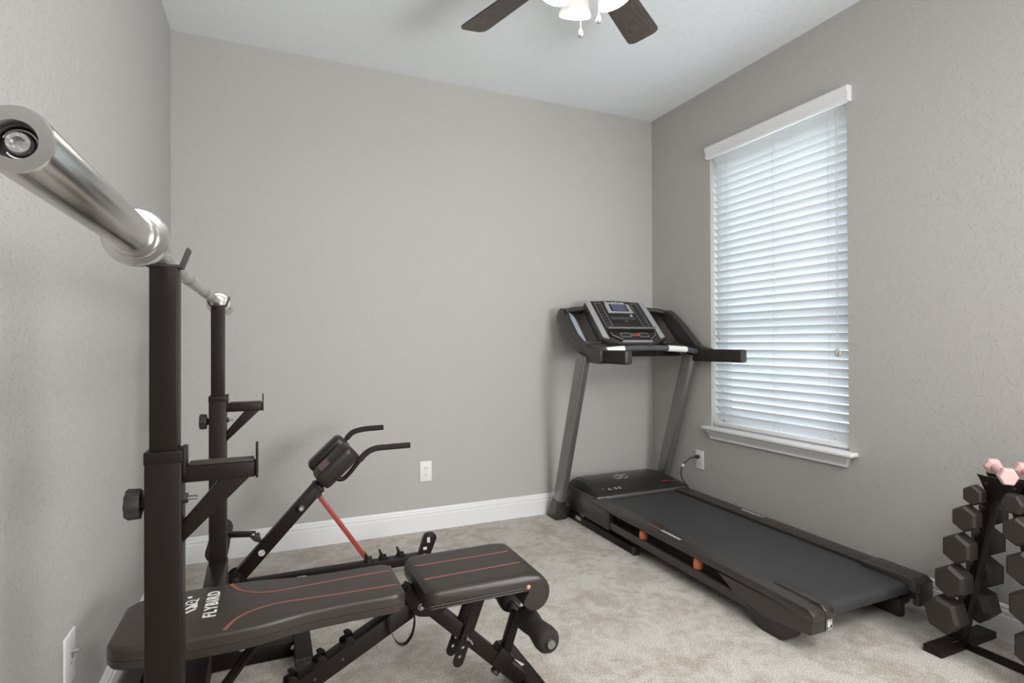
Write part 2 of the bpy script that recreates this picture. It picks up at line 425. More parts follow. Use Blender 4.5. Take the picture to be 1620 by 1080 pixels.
# ------------------------------------------------------------------ window, sill and apron
win = bpy.data.objects.new('window_1', None); COL.objects.link(win); win.location = (XR+0.1, (WY0+WY1)/2, WZ0); win['kind'] = 'structure'
fx0, fx1 = XR+0.105, XR+0.148
b = new()
for y0, y1 in ((WY0, WY0+0.03), (WY1-0.03, WY1)): box(b, fx0, fx1, y0, y1, WZ0, WZ1, 0.004)
for z0, z1 in ((WZ0, WZ0+0.05), (WZ1-0.045, WZ1)): box(b, fx0, fx1, WY0+0.0301, WY1-0.0301, z0, z1, 0.004)
obj('window_frame', b, M['pvc'], win, 40)
ZM = 1.27
for nm, z0, z1, dx in (('lower_sash', WZ0+0.05, ZM+0.02, 0.0), ('upper_sash', ZM-0.02, WZ1-0.045, 0.02)):
    b = new(); y0, y1 = WY0+0.03, WY1-0.03
    box(b, fx0+0.005+dx, fx0+0.025+dx, y0, y0+0.035, z0, z1, 0.002); box(b, fx0+0.005+dx, fx0+0.025+dx, y1-0.035, y1, z0, z1, 0.002)
    box(b, fx0+0.005+dx, fx0+0.025+dx, y0+0.0351, y1-0.0351, z0, z0+0.04, 0.002); box(b, fx0+0.005+dx, fx0+0.025+dx, y0+0.0351, y1-0.0351, z1-0.04, z1, 0.002)
    s = obj(nm, b, M['pvc'], win, 40)
    b = new(); box(b, fx0+0.013+dx, fx0+0.016+dx, y0+0.03, y1-0.03, z0+0.035, z1-0.035); obj('pane', b, M['glass'], s)
# sill (stool) with horns and apron below
b = new(); box(b, 2.50, XR+0.001, 1.762, 2.755, 0.582, 0.604, 0.008, 3); box(b, XR-0.001, XR+0.149, WY0, WY1, 0.585, 0.604)
struct('trim_1', b, M['trim'], None, 40)
b = new(); prof = [(XR, 0.582), (2.524, 0.582), (2.524, 0.568), (2.534, 0.553), (2.540, 0.540), (2.540, 0.528), (XR, 0.526)]
rings = []
for y, k in ((1.800, 1), (2.735, -1)):
    rings.append([b.verts.new((x, y+k*(0.582-z)*0.35, z)) for x, z in prof])
n = len(prof)
for k in range(n): b.faces.new((rings[0][k], rings[0][(k+1) % n], rings[1][(k+1) % n], rings[1][k]))
b.faces.new(rings[0]); b.faces.new(rings[1][::-1]); struct('trim_2', b, M['trim'])

# ------------------------------------------------------------------ outside: neighbouring wall and lawn
b = new(); box(b, 3.1, 9.0, -6, 10, -0.5, -0.3); g = struct('ground_outside', b, M['lawn'])
b = new(); box(b, 6.2, 6.4, -3, 9, -0.3, 2.0, 0.01)
tag(obj('garden_wall', b, M['brick'], None, None, (6.3, 3, -0.3)), 'pale brick garden wall glimpsed outdoors between the blind slats', 'wall')

# ------------------------------------------------------------------ venetian blind
bl = thing('window_blind', 'white faux-wood venetian blind with half-tilted slats hanging in the window', 'blind', (2.59, 2.26, 0.605))
b = new(); prof = [(XR-0.001, 2.283), (2.531, 2.283), (2.524, 2.288), (2.523, 2.298), (2.529, 2.306), (2.526, 2.312), (2.529, 2.318), (2.524, 2.326), (2.519, 2.334), (2.519, 2.352), (2.525, 2.358), (XR-0.001, 2.358)]
prism(b, prof, T(0, (1.786+2.729)/2, 0), 2.729-1.786, 0); obj('valance', b, M['trim'], bl, 50)
b = new(); box(b, 2.57, 2.62, WY0+0.005, WY1-0.008, 2.285, 2.309, 0.002); obj('headrail', b, M['trim'], bl)
sy0, sy1 = 1.819, 2.708; XC = 2.594
PITCH_S = 0.0443; z = 0.668; first = None; slats = 0
def slat_bm(zc, tilt):
    bm = new(); n = 6; w = 0.050; top = []; bot = []
    ca, sa = math.cos(tilt), math.sin(tilt)
    for i in range(n+1):
        u = (i/n-0.5)*w; crown = 0.0022*(1-(2*i/n-1)**2)
        for lst, th in ((top, 0.0014), (bot, -0.0014)):
            v = crown+th
            # room-side edge (low x) up
            lst.append((XC+u*ca+v*sa, zc-u*sa+v*ca))
    ringpts = top+bot[::-1]
    rg = [[bm.verts.new((x, y, z_)) for x, z_ in ringpts] for y in (sy0, sy1)]; k_ = len(ringpts)
    for k in range(k_): bm.faces.new((rg[0][k], rg[0][(k+1) % k_], rg[1][(k+1) % k_], rg[1][k]))
    bm.faces.new(rg[0]); bm.faces.new(rg[1][::-1]); return bm
while z < 2.275:
    s_ = obj('slat', slat_bm(z, R(54)), M['slat'], bl, 30)
    z += PITCH_S
b = new(); box(b, 2.567, 2.617, sy0, sy1, 0.612, 0.632, 0.004, 2); obj('bottom_rail', b, M['trim'], bl, 40)
for y in (1.925, 2.26, 2.60):
    b = new()
    for x in (2.5735, 2.6145): pipe(b, [(x, y, 0.63), (x, y, 2.27)], 0.0009, 5)
    zz = 0.668
    while zz < 2.25:
        pipe(b, [(2.5735, y, zz+0.006), (2.6145, y, zz-0.031)], 0.0006, 4); zz += PITCH_S
    obj('ladder_cord', b, M['cord'], bl)
b = new(); pipe(b, [(2.566, 1.868, 2.27), (2.566, 1.868, 1.09)], 0.0012, 6); pipe(b, [(2.566, 1.876, 2.27), (2.566, 1.876, 1.09)], 0.0012, 6)
lc = obj('lift_cord', b, M['cord'], bl)
b = new(); mt_, _ = frame_of((2.566, 1.876, 1.10), (2.566, 1.876, 1.0)); lathe(b, [(0, 0.003), (0.008, 0.007), (0.03, 0.009), (0.04, 0.007), (0.043, 0.003)], mt_, 10)
mt_, _ = frame_of((2.566, 1.862, 1.09), (2.566, 1.862, 1.0)); lathe(b, [(0, 0.003), (0.006, 0.007), (0.026, 0.009), (0.035, 0.004)], mt_, 10)
obj('tassel', b, M['clearblind'], lc, 40)
b = new(); pipe(b, [(2.566, 2.655, 2.27), (2.566, 2.655, 1.18)], 0.0011, 6); pipe(b, [(2.566, 2.663, 2.27), (2.566, 2.663, 1.21)], 0.0011, 6)
tc_ = obj('tilt_cord', b, M['cord'], bl)
b = new()
for yy, zz in ((2.655, 1.18), (2.663, 1.21)):
    mt_, _ = frame_of((2.566, yy, zz), (2.566, yy, zz-0.1)); lathe(b, [(0, 0.002), (0.006, 0.005), (0.026, 0.0065), (0.034, 0.003)], mt_, 10)
obj('tassel', b, M['clearblind'], tc_, 40)

# ------------------------------------------------------------------ wall plates
def outlet(name, label, o, xdir, ndir):
    """duplex outlet: origin o on the wall, xdir along wall, ndir out of the wall"""
    t = thing(name, label, 'outlet', o, None); X_, N_ = Vector(xdir), Vector(ndir); Z_ = Vector((0, 0, 1)); O = Vector(o)
    mt_ = axes(O, X_, Z_)
    if mt_.to_3x3().col[2].dot(N_) < 0: mt_ = axes(O, -X_, Z_)
    b = new(); box(b, -0.037, 0.037, -0.0605, 0.0605, 0.0, 0.006, 0.003, 3, mt_); pl = obj('cover_plate', b, M['plate'], t, 40)
    for s in (1, -1):
        b = new(); prism(b, round_poly([(-0.0165, -0.012), (0.0165, -0.012), (0.0165, 0.012), (-0.0165, 0.012)], 0.009, 4), mt_ @ T(0, s*0.0195, 0.0062) @ Matrix.Rotation(R(-90), 4, 'X'), 0.002, 0)
        r_ = obj('receptacle', b, M['plate'], t)
        b = new()
        for xx in (-0.0065, 0.0065): box(b, xx-0.001, xx+0.001, s*0.0195-0.001, s*0.0195+0.007, 0.0066, 0.0076, 0, 2, mt_)
        lathe(b, [(0.0066, 0.0028), (0.0077, 0.0028)], mt_ @ T(0, s*0.0195-0.007, 0) @ Matrix.Rotation(R(-90), 4, 'Y'), 10)
        obj('slot', b, M['slot'], r_)
    b = new(); lathe(b, [(0.006, 0.0028), (0.0072, 0.002)], mt_ @ Matrix.Rotation(R(-90), 4, 'Y'), 10); obj('screw', b, M['plate'], t)
    return t
outlet('wall_outlet', 'white duplex wall outlet on the back wall, nothing plugged in', (0.869, YB, 0.357), (1, 0, 0), (0, -1, 0))
outlet('wall_outlet', 'white wall outlet under the window with a black plug in it', (XR, 2.826, 0.372), (0, 1, 0), (-1, 0, 0))
t = thing('coax_plate', 'white wall plate with a metal coax fitting, low on the left wall', 'wall plate', (XL, 1.722, 0.355))
b = new(); box(b, XL, XL+0.006, 1.680, 1.760, 0.285, 0.412, 0.0025, 3); obj('cover_plate', b, M['plate'], t, 40)
b = new(); cyl(b, (XL+0.006, 1.728, 0.362), (XL+0.024, 1.728, 0.362), 0.0055, n=12); box(b, XL+0.005, XL+0.009, 1.724, 1.732, 0.345, 0.366, 0.001); obj('connector', b, M['zinc'], t, 40)
b = new(); cyl(b, (XL+0.005, 1.722, 0.335), (XL+0.008, 1.722, 0.335), 0.003, n=10); obj('screw', b, M['zinc'], t)

# ------------------------------------------------------------------ ceiling fan
fan = thing('ceiling_fan', 'ceiling fan with dark wood blades and lit white glass shades', 'ceiling fan', (FAN.x, FAN.y, H))
fx, fy = FAN.x, FAN.y
def vlathe(bm, prof, n=32, cx=fx, cy=fy): lathe(bm, [(-z, r) for z, r in prof], T(cx, cy, 0) @ Matrix.Rotation(R(90), 4, 'Y'), n)
b = new(); vlathe(b, [(2.739, 0.07), (2.73, 0.072), (2.70, 0.06), (2.685, 0.03)]); obj('canopy', b, M['bronze'], fan, 30)
b = new(); cyl(b, (fx, fy, 2.70), (fx, fy, 2.62), 0.013); obj('downrod', b, M['bronze'], fan, 30)
b = new(); vlathe(b, [(2.635, 0.035), (2.625, 0.08), (2.60, 0.11), (2.55, 0.115), (2.52, 0.10), (2.505, 0.06)]); obj('motor_housing', b, M['bronze'], fan, 30)
b = new(); vlathe(b, [(2.51, 0.055), (2.49, 0.07), (2.45, 0.072), (2.42, 0.055), (2.40, 0.02)]); lk = obj('light_kit', b, M['bronze'], fan, 30)
for k in range(5):
    a = R(35.2+72*k)
    mtx = T(fx, fy, 2.502) @ Matrix.Rotation(a, 4, 'Z')
    ol = round_poly([(0.17, -0.055), (0.655, -0.072), (0.655, 0.072), (0.17, 0.055)], [0.02, 0.03, 0.03, 0.02], 4)
    ol2 = []
    for (x, y) in ol: ol2.append((x+(0.012*(1-(y/0.072)**2) if x > 0.6 else 0), y))
    b = new(); prism(b, ol2, mtx @ Matrix.Rotation(R(-13), 4, 'X') @ Matrix.Rotation(R(90), 4, 'X'), 0.006, 0.0015)
    # local object frame along the blade, so the wood grain follows it
    bladeobj = bpy.data.objects.new('blade', None)
    bmesh.ops.transform(b, matrix=mtx.inverted(), verts=b.verts)
    me = bpy.data.meshes.new('blade'); b.to_mesh(me); b.free(); me.materials.append(M['blade'])
    bpy.data.objects.remove(bladeobj)
    bo = bpy.data.objects.new('blade', me); COL.objects.link(bo); bo.parent = fan
    bo.matrix_local = T(-fan.location.x, -fan.location.y, -fan.location.z) @ mtx
    b = new(); bar(b, (0.09, 0, 0.015), (0.25, 0, -0.001), 0.03, 0.004, bev=0.001)
    box(b, 0.19, 0.26, -0.035, 0.035, -0.008, -0.004, 0.001)
    me = bpy.data.meshes.new('blade_iron'); b.to_mesh(me); b.free(); me.materials.append(M['bronze'])
    io = bpy.data.objects.new('blade_iron', me); COL.objects.link(io); io.parent = bo
for k in range(4):
    a = R(258+90*k); d = Vector((math.cos(a), math.sin(a), 0))
    top = Vector((fx, fy, 2.470))+d*0.062; ax = (d*0.36+Vector((0, 0, -1))).normalized()
    b = new(); pipe(b, [Vector((fx, fy, 2.475))+d*0.03, top, top+ax*0.03], 0.012, 10); arm = obj('lamp_arm', b, M['bronze'], fan, 40)
    b = new(); mtx, _ = frame_of(top+ax*0.02, top+ax)
    lathe(b, [(0, 0.024), (0.01, 0.036), (0.035, 0.042), (0.07, 0.045), (0.10, 0.050), (0.115, 0.058), (0.122, 0.060), (0.128, 0.058), (0.122, 0.056), (0.10, 0.046), (0.03, 0.038), (0.01, 0.03)], mtx, 28, cap=False)
    obj('glass_shade', b, M['shade'], fan, 60)
    b = new(); bmesh.ops.create_uvsphere(b, u_segments=14, v_segments=10, radius=0.022, matrix=T(*(top+ax*0.075))); obj('bulb', b, M['shade'], fan, 60)
    ld = bpy.data.lights.new('bulb_light', 'POINT'); ld.energy = 3.0; ld.color = (1.0, 0.93, 0.84); ld.shadow_soft_size = 0.035
    lo = bpy.data.objects.new('bulb_light', ld); COL.objects.link(lo); lo.parent = fan; lo.location = (top+ax*0.15)-Vector(fan.location)
for (x, y, zb) in ((fx-0.010, fy+0.012, 2.196), (fx+0.040, fy-0.025, 2.238)):
    b = new(); zz = 2.42
    while zz > zb+0.035:
        bmesh.ops.create_icosphere(b, subdivisions=1, radius=0.0022, matrix=T(x, y, zz)); zz -= 0.0052
    pipe(b, [(x, y, 2.42), (x, y, zb+0.03)], 0.0006, 4)
    pc = obj('pull_chain', b, M['chain'], fan, 60)
    b = new(); mt_, _ = frame_of((x, y, zb+0.036), (x, y, zb)); lathe(b, [(0, 0.002), (0.006, 0.004), (0.016, 0.008), (0.026, 0.010), (0.033, 0.0075), (0.036, 0.002)], mt_, 16)
    obj('pull_fob', b, M['chrome_matte'], pc, 60)

# ------------------------------------------------------------------ squat rack
PX = -0.163; PN, PF = 1.115, 2.195        # post centres (y)
rack = thing('squat_rack', 'black steel squat rack with two upright posts along the left wall', 'squat rack', (PX, (PN+PF)/2, 0))
for yc, far in ((PN, 0), (PF, 1)):
    b = new(); box(b, PX-0.021, PX+0.021, yc-0.021, yc+0.021, 0.90, 1.262, 0.003); up = obj('upper_post', b, M['steel'], rack, 40)
    b = new()      # saddle that carries the bar: floor plate and two flared lips
    prism(b, [(-0.026, 0.0), (0.026, 0.0), (0.038, 0.034), (0.034, 0.035), (0.023, 0.005), (-0.023, 0.005), (-0.034, 0.035), (-0.038, 0.034)], T(PX, yc, 1.2615), 0.036, 0.0008)
    obj('bar_hook', b, M['black'], up, 40)
    b = new(); box(b, PX-0.027, PX+0.027, yc-0.027, yc+0.027, 0.03, 0.948, 0.003); lp = obj('lower_post', b, M['steel'], rack, 40)
    b = new(); box(b, PX-0.0278, PX+0.0278, yc-0.0278, yc+0.0278, 0.930, 0.951, 0.002); box(b, PX+0.024, PX+0.033, yc-0.018, yc+0.018, 0.905, 0.955, 0.003); obj('collar', b, M['steel'], lp, 40)
    # spotter arm
    b = new(); bar(b, (PX+0.027, yc, 0.907), (-0.022, yc, 0.907), 0.030, 0.028); ar = obj('spotter_arm', b, M['steel'], rack, 40)
    b = new(); box(b, PX+0.036, -0.025, yc-0.014, yc+0.014, 0.921, 0.926, 0.0015); obj('arm_pad', b, M['rubber'], ar, 40)
    b = new(); prism(b, [(-0.030, 0.895), (-0.078, 0.895), (-0.1365, 0.825), (-0.1365, 0.790)], T(0, yc, 0), 0.026, 0.002); obj('brace', b, M['steel'], ar, 40)
    b = new(); prism(b, round_poly([(-0.018, 0.892), (0.018, 0.892), (0.018, 0.953), (-0.018, 0.953)], [0.001, 0.001, 0.012, 0.012], 4), T(-0.020, yc, 0) @ Matrix.Rotation(R(90), 4, 'Z'), 0.004, 0.0008); obj('end_plate', b, M['steel'], ar, 40)
    # fluted knob on the wall side, threaded stud on the other
    b = new(); mtx, _ = frame_of((PX-0.027, yc, 0.862), (PX-0.06, yc, 0.862)); N = 48; rings = []
    for x, f in ((0.0, 0.010), (0.006, 0.012), (0.008, 0.024), (0.026, 0.025), (0.030, 0.022), (0.0301, 0.002)):
        rings.append([b.verts.new(mtx @ Vector((x, (f+(0.0016*math.cos(8*2*math.pi*k/N) if f > 0.02 else 0))*math.cos(2*math.pi*k/N), (f+(0.0016*math.cos(8*2*math.pi*k/N) if f > 0.02 else 0))*math.sin(2*math.pi*k/N)))) for k in range(N)])
    for A, B in zip(rings, rings[1:]):
        for k in range(N): b.faces.new((A[k], A[(k+1) % N], B[(k+1) % N], B[k]))
    obj('knob', b, M['black'], rack, 40)
    b = new(); cyl(b, (PX+0.027, yc, 0.864), (PX+0.034, yc, 0.864), 0.009, n=6); nt_ = obj('nut', b, M['black'], rack, 30)
    b = new(); cyl(b, (PX+0.03, yc, 0.864), (PX+0.048, yc, 0.864), 0.0038, n=12); obj('threaded_stud', b, M['zinc'], nt_, 30)
    # base sleeve
    b = new(); box(b, PX-0.030, PX+0.030, yc-0.030, yc+0.030, 0.02, 0.375, 0.003); obj('base_sleeve', b, M['steel'], rack, 40)
    bolt('bolt', (PX+0.003, yc-0.030, 0.352), (0, -1, 0), 0.0095, rack, 0.008)
    # floor foot across the room
    b = new(); bar(b, (-0.385, yc, 0.030), (0.085, yc, 0.030), 0.05, 0.055); obj('foot_bar', b, M['steel'], rack, 40)
    b = new(); bar(b, (0.110, yc-0.17, 0.032), (0.110, yc+0.14, 0.032), 0.058, 0.06); fe = obj('front_foot', b, M['steel'], rack, 40)
    for s, y0 in ((-1, yc-0.17), (1, yc+0.14)):
        b = new()
        box(b, 0.079, 0.141, min(y0, y0+s*0.035), max(y0, y0+s*0.035), 0.0, 0.0635, 0.004)
        for k in range(7): box(b, 0.082+k*0.0085, 0.0865+k*0.0085, min(y0+s*0.002, y0+s*0.033), max(y0+s*0.002, y0+s*0.033), 0.062, 0.0665, 0.001)
        obj('foot_cap', b, M['black'], fe, 40)
    bolt('bolt', (-0.088, yc-0.025, 0.066), (0, -0.4, 1), 0.010, rack, 0.012)
    bolt('bolt', (0.080, yc-0.05, 0.045), (-1, 0, 0), 0.008, rack, 0.010)
# beam between the posts, with a shiny telescoping middle, and the rear floor bar
b = new(); bar(b, (PX, PN+0.03, 0.315), (PX, 1.62, 0.315), 0.056, 0.060); bar(b, (PX, 1.80, 0.315), (PX, PF-0.03, 0.315), 0.056, 0.060); cb = obj('cross_beam', b, M['steel'], rack, 40)
b = new(); bar(b, (PX, 1.60, 0.315), (PX, 1.82, 0.315), 0.046, 0.050); obj('inner_tube', b, M['steel_gloss'], cb, 40)
b = new(); prism(b, [(2.165, 0.37), (1.98, 0.342), (1.98, 0.346), (2.165, 0.376)], T(PX, 0, 0) @ Matrix.Rotation(R(90), 4, 'Z'), 0.062, 0.0008); obj('gusset_plate', b, M['steel_gloss'], cb, 40)
b = new(); bar(b, (-0.402, 0.95, 0.031), (-0.402, 2.36, 0.031), 0.05, 0.058); obj('rear_floor_bar', b, M['steel'], rack, 40)

# ------------------------------------------------------------------ barbell resting on the rack
BX, BZ = -0.170, 1.2805
bb = thing('barbell', 'chrome barbell without plates resting across the squat rack posts', 'barbell', (BX, 1.6, BZ))
b = new(); cyl(b, (BX, 0.93, BZ), (BX, 2.32, BZ), 0.014, n=28); sh = obj('shaft', b, M['chrome_matte'], bb, 40)
M['knurl'] = mat('knurled_steel', srgb(175, 172, 168), 0.5, 0.8, bump=1.0, bscale=1200)
for y0, y1 in ((1.22, 1.34), (1.42, 1.48), (1.76, 1.84), (1.92, 2.02)):
    b = new(); cyl(b, (BX, y0, BZ), (BX, y1, BZ), 0.0146, n=28); obj('knurled_grip', b, M['knurl'], sh, 40)
for y0, y1, s in ((0.515, 0.925, 1), (2.74, 2.325, -1)):
    mtx, L = frame_of((BX, y0, BZ), (BX, y1, BZ)); b = new()
    # sleeve with hollow, recessed end
    lathe(b, [(0.018, 0.002), (0.018, 0.0125), (0.004, 0.0135), (0.0, 0.0145), (0.0, 0.0238), (0.0018, 0.0252), (L, 0.0252), (L, 0.01)], mtx, 48)
    sl = obj('sleeve', b, M['chrome'], bb, 40)
    b = new(); lathe(b, [(0.0177, 0.0128), (0.0165, 0.0128), (0.0165, 0.002)], mtx, 32); obj('end_recess', b, M['slot'], sl, 40)
    b = new(); lathe(b, [(0.016, 0.0085), (0.009, 0.0085), (0.007, 0.0075), (0.007, 0.0045), (0.011, 0.0040), (0.011, 0.001)], mtx, 24); obj('end_bolt', b, M['zinc'], sl, 40)
    b = new(); pipe(b, [mtx @ Vector((0.013, 0.0108*math.cos(t_), 0.0108*math.sin(t_))) for t_ in [R(20+q*15) for q in range(21)]], 0.0009, 8); obj('snap_ring', b, M['zinc'], sl, 40)
    b = new(); lathe(b, [(L-0.028, 0.0252), (L-0.027, 0.029), (L-0.012, 0.0295), (L-0.010, 0.031), (L-0.009, 0.0385), (L-0.006, 0.041), (L+0.002, 0.041), (L+0.005, 0.038), (L+0.006, 0.030), (L+0.018, 0.026), (L+0.020, 0.0145)], mtx, 48)
    obj('sleeve_collar', b, M['chrome'], bb, 30)

# ------------------------------------------------------------------ weight bench
BY = 1.655
bench = thing('weight_bench', 'flat black padded weight bench with orange stripes and leg rollers', 'weight bench', (0.25, BY, 0))
ZT = 0.44
half = [(-0.345, 0.095), (-0.315, 0.132), (-0.22, 0.150), (-0.10, 0.152), (-0.02, 0.145), (0.08, 0.124), (0.18, 0.117), (0.28, 0.118), (0.325, 0.115), (0.350, 0.095)]
cv = [(p.x, p.y) for p in curve([(x, y, 0) for x, y in half], 4)]
ol = [(x, BY-y) for x, y in cv]+[(x, BY+y) for x, y in reversed(cv)]
ol = round_poly(ol, 0)
b = new(); cushion(b, ol, 0.387, ZT, 0.011); bp_ = obj('back_pad', b, M['ribvinyl'], bench, 35)
for s in (-1, 1):
    pts = [(-0.100, BY+s*0.142), (-0.092, BY+s*0.120), (-0.075, BY+s*0.088), (-0.052, BY+s*0.066)] + [(-0.02, BY+s*0.048), (0.03, BY+s*0.040), (0.10, BY+s*0.044), (0.20, BY+s*0.050), (0.335, BY+s*0.053)]
    pc_ = [(p.x, p.y) for p in curve([(x, y, 0) for x, y in pts], 5)]
    b = new(); ribbon(b, pc_, lambda t_: 0.011-0.0055*min(1, t_*2.5), ZT); obj('stripe', b, M['orange'], bp_)
def vinyl_text(body, cx, cy, size, bold, sx, par, name='lettering', shear=0.0):
    return text(name, body, size, axes((cx, cy, ZT+0.0006), (0, 1, 0), (-1, 0, 0)), M['white_print'], par, bold, 0.0004, sx, shear, (0.158, 0.031))
vinyl_text('FLYBIRD', -0.140, 1.683, 0.040, 0.0010, 1.0, bp_)
# bird emblem: ring eye, crest dot, blocky beak
b = new(); ec = (-0.190, 1.712)
def flatpoly(bm, pts, zz=ZT+0.0002, th=0.0008):
    lo = [bm.verts.new((x, y, zz)) for x, y in pts]; hi = [bm.verts.new((x, y, zz+th)) for x, y in pts]; n = len(pts)
    bm.faces.new(lo[::-1]); bm.faces.new(hi)
    for k in range(n): bm.faces.new((lo[k], lo[(k+1) % n], hi[(k+1) % n], hi[k]))
def ring2(bm, c, r1, r2, a0, a1, n=18):
    for k in range(n):
        t0, t1 = R(a0+(a1-a0)*k/n), R(a0+(a1-a0)*(k+1)/n)
        flatpoly(bm, [(c[0]+r1*math.cos(t0), c[1]+r1*math.sin(t0)), (c[0]+r2*math.cos(t0), c[1]+r2*math.sin(t0)), (c[0]+r2*math.cos(t1), c[1]+r2*math.sin(t1)), (c[0]+r1*math.cos(t1), c[1]+r1*math.sin(t1))])
ring2(b, ec, 0.0115, 0.0145, 0, 360, 24); ring2(b, ec, 0.0001, 0.0030, 0, 360, 10)
flatpoly(b, [(ec[0]+0.010, ec[1]+0.010), (ec[0]+0.017, ec[1]+0.022), (ec[0]+0.015, ec[1]+0.003)])
flatpoly(b, [(ec[0]+0.014, ec[1]-0.004), (ec[0]+0.004, ec[1]-0.016), (ec[0]-0.020, ec[1]-0.044), (ec[0]-0.018, ec[1]-0.050), (ec[0]+0.002, ec[1]-0.031), (ec[0]+0.013, ec[1]-0.040), (ec[0]+0.017, ec[1]-0.032)])
flatpoly(b, [(ec[0]+0.016, ec[1]-0.046), (ec[0]-0.006, ec[1]-0.064), (ec[0]-0.010, ec[1]-0.058), (ec[0]+0.010, ec[1]-0.043)])
ring2(b, ec, 0.018, 0.021, 170, 235, 6)
ring2(b, (ec[0]-0.008, ec[1]+0.036), 0.0001, 0.0062, 0, 360, 14)
obj('bird_emblem', b, M['white_print'], bp_)
b = new(); box(b, -0.18, 0.30, BY-0.045, BY+0.045, 0.372, 0.388, 0.002); obj('pad_carrier', b, M['steel'], bench, 40)
# seat pad: slab with a rolled front edge
prof = [(0.396, 0.392), (0.400, 0.3875), (0.712, 0.3875)]
prof += [(0.735+0.048*math.cos(R(a))*1.0, 0.378+0.0+0.052*math.sin(R(a))) for a in range(-150, 31, 12)]
prof += [(0.772, 0.412), (0.758, 0.428), (0.735, 0.437), (0.70, 0.440), (0.43, 0.440), (0.410, 0.438), (0.399, 0.430), (0.395, 0.415)]
b = new(); yl, yr = BY-0.148, BY+0.148; sections = []
for yy, ins, cix in ((yl, 0.010, 0.034), (yl+0.002, 0.006, 0.026), (yl+0.006, 0.002, 0.017), (yl+0.014, 0.0, 0.009), (yl+0.030, 0.0, 0.0), (yr-0.030, 0.0, 0.0), (yr-0.014, 0.0, 0.009), (yr-0.006, 0.002, 0.017), (yr-0.002, 0.006, 0.026), (yr, 0.010, 0.034)):
    cxm, czm = 0.57, 0.412; row = []
    for (x, z_) in prof:
        ix = cix*max(0, (0.46-x)/0.065)
        sx_ = ins if x > 0.74 else 0
        zz = z_ - (ins if z_ > 0.43 else 0) + (ins*0.4 if z_ < 0.39 else 0)
        row.append(b.verts.new((x+ix-sx_*0.6, yy, zz)))
    sections.append(row)
n = len(prof)
for A, B in zip(sections, sections[1:]):
    for k in range(n): b.faces.new((A[k], A[(k+1) % n], B[(k+1) % n], B[k]))
b.faces.new(sections[0]); b.faces.new(sections[-1][::-1]); sp_ = obj('seat_pad', b, M['vinyl'], bench, 35)
for s in (-1, 1):
    b = new(); ribbon(b, [(0.415, BY+s*0.056), (0.43, BY+s*0.053), (0.60, BY+s*0.051), (0.725, BY+s*0.051)], 0.0055, ZT); obj('stripe', b, M['orange'], sp_)
b = new(); pipe(b, [(0.41, yl-0.0005, 0.402), (0.70, yl-0.0005, 0.402)], 0.0022, 6); pipe(b, [(0.41, yl-0.0005, 0.394), (0.69, yl-0.0005, 0.394)], 0.002, 6); obj('piping', b, M['vinyl'], sp_, 60)
bolt('side_button', (0.708, yl-0.001, 0.404), (0, -1, 0), 0.0055, sp_, 0.003, mat('copper_stud', srgb(190, 140, 112), 0.4))
# frame in the x-z plane
b = new(); bar(b, (0.385, BY, 0.345), (-0.20, BY, 0.045), 0.05, 0.05); ll = obj('rear_leg', b, M['steel'], bench, 40)
for k, x in enumerate((0.205, 0.130, 0.055, -0.020, -0.095)):
    zc = 0.345-(0.385-x)*0.5128+0.026
    for yy in (BY-0.026, BY+0.020):
        b = new()
        prism(b, round_poly([(-0.020, -0.014), (0.018, -0.004), (0.016, 0.012), (0.004, 0.022), (-0.010, 0.018), (-0.004, 0.006), (-0.020, 0.000)], 0.004, 3), T(x, yy+0.003, zc+0.004), 0.005, 0.0006)
        obj('adjustment_hook', b, M['steel'], ll, 40)
for x in (0.19, 0.115, 0.04):
    zc = 0.345-(0.385-x)*0.5128
    b = new(); cyl(b, (x, BY-0.0262, zc), (x, BY-0.0250, zc), 0.004, n=12); obj('pin_hole', b, M['slot'], ll)
b = new(); bar(b, (0.43, BY, 0.352), (0.748, BY, 0.045), 0.05, 0.043); fl = obj('front_leg', b, M['steel'], bench, 40)
b = new()
for yy in (BY-0.030, BY+0.030):
    prism(b, round_poly([(0.355, 0.395), (0.395, 0.325), (0.470, 0.312), (0.500, 0.345), (0.470, 0.386), (0.415, 0.372), (0.385, 0.408)], 0.02, 4), T(0, yy, 0), 0.006, 0.001)
prism(b, [(0.355, 0.383), (0.378, 0.414), (0.410, 0.388), (0.392, 0.362)], T(0, BY, 0), 0.056, 0.002)
hb = obj('hinge_bracket', b, M['steel'], bench, 40)
bolt('bolt', (0.412, BY-0.033, 0.352), (0, -1, 0), 0.008, hb, 0.008)
bolt('bolt', (0.452, BY-0.033, 0.360), (0, -1, 0), 0.007, hb, 0.006)
